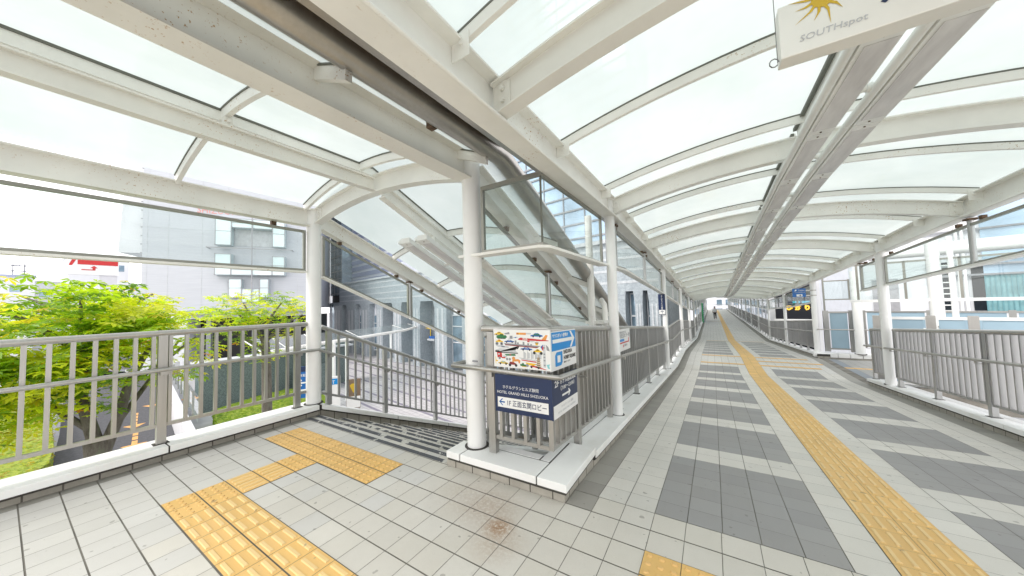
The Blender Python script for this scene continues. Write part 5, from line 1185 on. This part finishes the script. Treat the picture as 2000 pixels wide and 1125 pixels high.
# screen frame over the single panel
t = thing('glass_screen', 'square glass screen with corrugated wall behind it above the single frosted panel', 'glass screen', (3.45, 15.7, 1.35)); m = MB()
m.box(3.40, 3.44, 15.68, 15.72, -.4, 2.2); m.box(4.06, 4.10, 15.68, 15.72, 1.33, 2.05); m.box(3.44, 4.06, 15.68, 15.72, 1.33, 1.37); m.box(3.44, 4.06, 15.68, 15.72, 1.99, 2.03); m.build('frame', 'frame_metal', t)
MB().poly([(3.44, 15.7, 1.37), (4.06, 15.7, 1.37), (4.06, 15.7, 1.99), (3.44, 15.7, 1.99)]).build('pane', 'clear_glass', t)
for x, y, r_, lab in ((5.02, 13.07, .125, 'thick white round pillar standing in the branch walkway'), (5.27, 12.95, .055, 'thin white pipe strapped beside the thick pillar')):
    t = thing('branch_column', lab, 'column', (x, y, -.65)); MB().cyl(x, y, -.65, 2.95, r_, 22).build('shaft', 'white_column', t)
    if r_ < .1: MB().box(4.95, 5.33, 12.9, 12.93, .6, .63).build('strap', 'stainless', t)
    else: MB().box(x-.42, x-.28, y-.15, y-.1, .45, .57).build('junction_box', 'signage_white', t)
# its long glass screen
dd = Vector((1.95, -.78)).normalized(); TB = Matrix(((dd.x, dd.y, 0, 3.55), (dd.y, -dd.x, 0, 13.62), (0, 0, 1, 0), (0, 0, 0, 1)))
t = thing('glass_screen', 'long glass screen with a white lower rail along the branch walkway', 'glass screen', (4, 13.4, 1.3))
lb(TB, 0, 7, -.04, .04, 1.27, 1.345).build('lower_rail', 'signage_white', t)
m = MB(); m.T = TB
for a in (.15, 1.05, 1.95, 2.9, 3.05, 4.3, 5.6): m.box(a, a+.05, -.02, .02, 1.345, 2.4)
m.box(0, 7, -.02, .02, 2.35, 2.4); m.build('frame', 'frame_metal', t); m = MB(); m.T = TB; m.add([(0, 0, 1.345), (7, 0, 1.345), (7, 0, 2.35), (0, 0, 2.35)], [(0, 1, 2, 3)]); m.build('pane', 'clear_glass', t)
# canopy roof of the branch
dd = Vector((.93, -.37)).normalized(); TR = Matrix(((dd.x, dd.y, 0, 5.4), (dd.y, -dd.x, 0, 19.4), (0, 0, 1, 0), (0, 0, 0, 1)))
t = thing('branch_roof', 'white canopy with a thick rounded edge over the branch walkway', 'roof', (6, 19, 3)); 
m = MB(); m.T = TR; m.tube([(.3, 0, 3.05), (12, 0, 3.05)], .17, 16); m.build('edge_tube', 'signage_white', t)
m = MB(); m.T = TR; m.sweep([(0, .0, 3.1), (0, -1.5, 3.5), (0, -4.5, 3.75), (0, -4.5, 3.6), (0, 0, 2.9)], [(.4, 0, 0), (12, 0, 0)])
flat('pale_shell', (.70, .72, .74), .5, 0, .06); m.build('shell', 'pale_shell', t)
m = MB(); m.T = TR
for i in range(3): m.box(.5, 11, -1.2-i*1.2, -.95-i*1.2, 2.92+.17*(i+1), 3.0+.17*(i+1))
m.build('soffit_lamp', 'lamp_housing', t)
# station building
TS = frame((4.6, 31.75), (.945, -.328))
t = thing('station_building', 'white station building with teal curtains and louvred windows on the right', 'building', (10, 30, ZG))
lb(TS, -.9, 34, -14, 0, ZG, 9).build('wall', 'facade_white', t)
m = MB(); m.T = TS
for i in range(26): m.box(2.1+i*.066, 2.145+i*.066, 0, .06, ZG, 5.4)
m.build('corrugated_panel', 'tower_white', t)
lb(TS, 6.85, 7.75, .01, .08, .3, 3.2).build('louvre_window', 'dark_glass', t)
m = MB(); m.T = TS
for i in range(9): m.box(6.85, 7.75, .08, .16, .35+i*.33, .42+i*.33)
m.build('louvre', 'signage_white', t)
lb(TS, 8.35, 8.75, .01, .08, .4, 3.2).build('window', 'dark_glass', t)
for s_ in (7.95, 8.15): m = MB(); m.T = TS; m.tube([(s_, .15, ZG), (s_, .15, 5.5)], .07, 10); m.build('pipe', 'white_column', t)
lb(TS, 8.75, 20, .01, .1, .35, 2.35).build('curtain', 'teal_curtain', t)
m = MB(); m.T = TS
for i in range(70): m.box(8.75+i*.16, 8.79+i*.16, .1, .14, .36, 2.34)
flat('teal_dark', (.14, .32, .36), .5, 0, .2); m.build('curtain_fold', 'teal_dark', t)
lb(TS, 8.75, 20, .01, .09, 2.4, 6.5).build('window_band', 'curtain_glass', t); m = MB(); m.T = TS
for z in (2.35, 2.9, 3.8, 4.9, 6.4): m.box(6.8, 20, .09, .2, z, z+.1)
m.build('window_frame', 'grey', t)
lb(TS, 4.6, 5.7, .01, .06, .2, 2.4).build('grille', 'grille', t)
t = thing('station_wing', 'pale tiled station wing running beside the far right side of the corridor', 'building', (6, 50, ZG)); MB().box(6.4, 24, 45, 111, ZG, 7).build('wall', 'facade_white', t)
m = MB()
for i in range(15): m.box(6.36, 6.4, 46+i*4, 48.4+i*4, -1.6, .8)
m.build('window', 'window_blue', t)
t = thing('shop_front', 'black shop front with yellow hiragana letters behind the right railing', 'shop front', (5, 31.4, 0))
lb(TS, -.4, 1.85, .05, .4, -.35, 2.6).build('board', 'board_black', t); lb(TS, -.5, 1.95, .4, .46, -.35, -.2).build('shelf', 'signage_white', t)
lb(TS, -.4, 1.85, .05, .35, -2.5, -.5).build('window', 'dark_glass', t)
for i, ch in enumerate('ひかり'):
    text(ch, .38, TS @ Vector((.25+i*.5, .42, .50)), (.945, -.328, 0), UZ, 'lit_yellow', 'lettering', t, ext=.01, bold=.03)
    if i: lb(TS, .12+i*.52, .55+i*.52, .40, .42, .98, 1.12).build('print', 'lit_cyan', t)
# far end
t = thing('end_building', 'pale building with blue windows closing the far end of the corridor', 'building', (0, 112, ZG)); MB().box(-30, 30, 112, 130, ZG, 22).build('wall', 'facade_white', t)
m = MB()
for x in (-4.6, -2.6, 1.2, 3.4, 5.4):
    for z in (-3.2, -.6, 2.0): m.box(x, x+1.3, 111.9, 112, z, z+1.6)
m.build('window', 'window_blue', t)
t = thing('end_railing', 'low railing across the far end of the corridor', 'railing', (1, 92.2, -1.36)); MB().box(-1.2, 3.2, 92.15, 92.25, -.1, 0).build('top_rail', 'pale_grey', t)
m = MB()
for i in range(22): m.box(-1.15+i*.2, -1.12+i*.2, 92.18, 92.22, -1.2, -.1)
m.build('infill_slats', 'pale_grey', t); MB().box(-1.2, 3.2, 92.1, 92.3, -1.4, -1.2).build('kerb', 'coping', t)
# dark street beyond the left railing far away
t = thing('street_fence', 'dark fence with a yellow stripe behind the first left columns', 'fence', (-6, 26, -2)); m = MB()
for i in range(24): m.box(-5.4+i*.16, -5.32+i*.16, 27.0, 27.05, -2, .55)
m.build('bars', 'grey', t); MB().box(-5.5, -1.6, 27.1, 27.16, -.42, -.25).build('stripe', 'yellow', t); MB().box(-5.5, -1.6, 27.3, 27.4, -5, .3).build('backing', 'dark_glass', t)
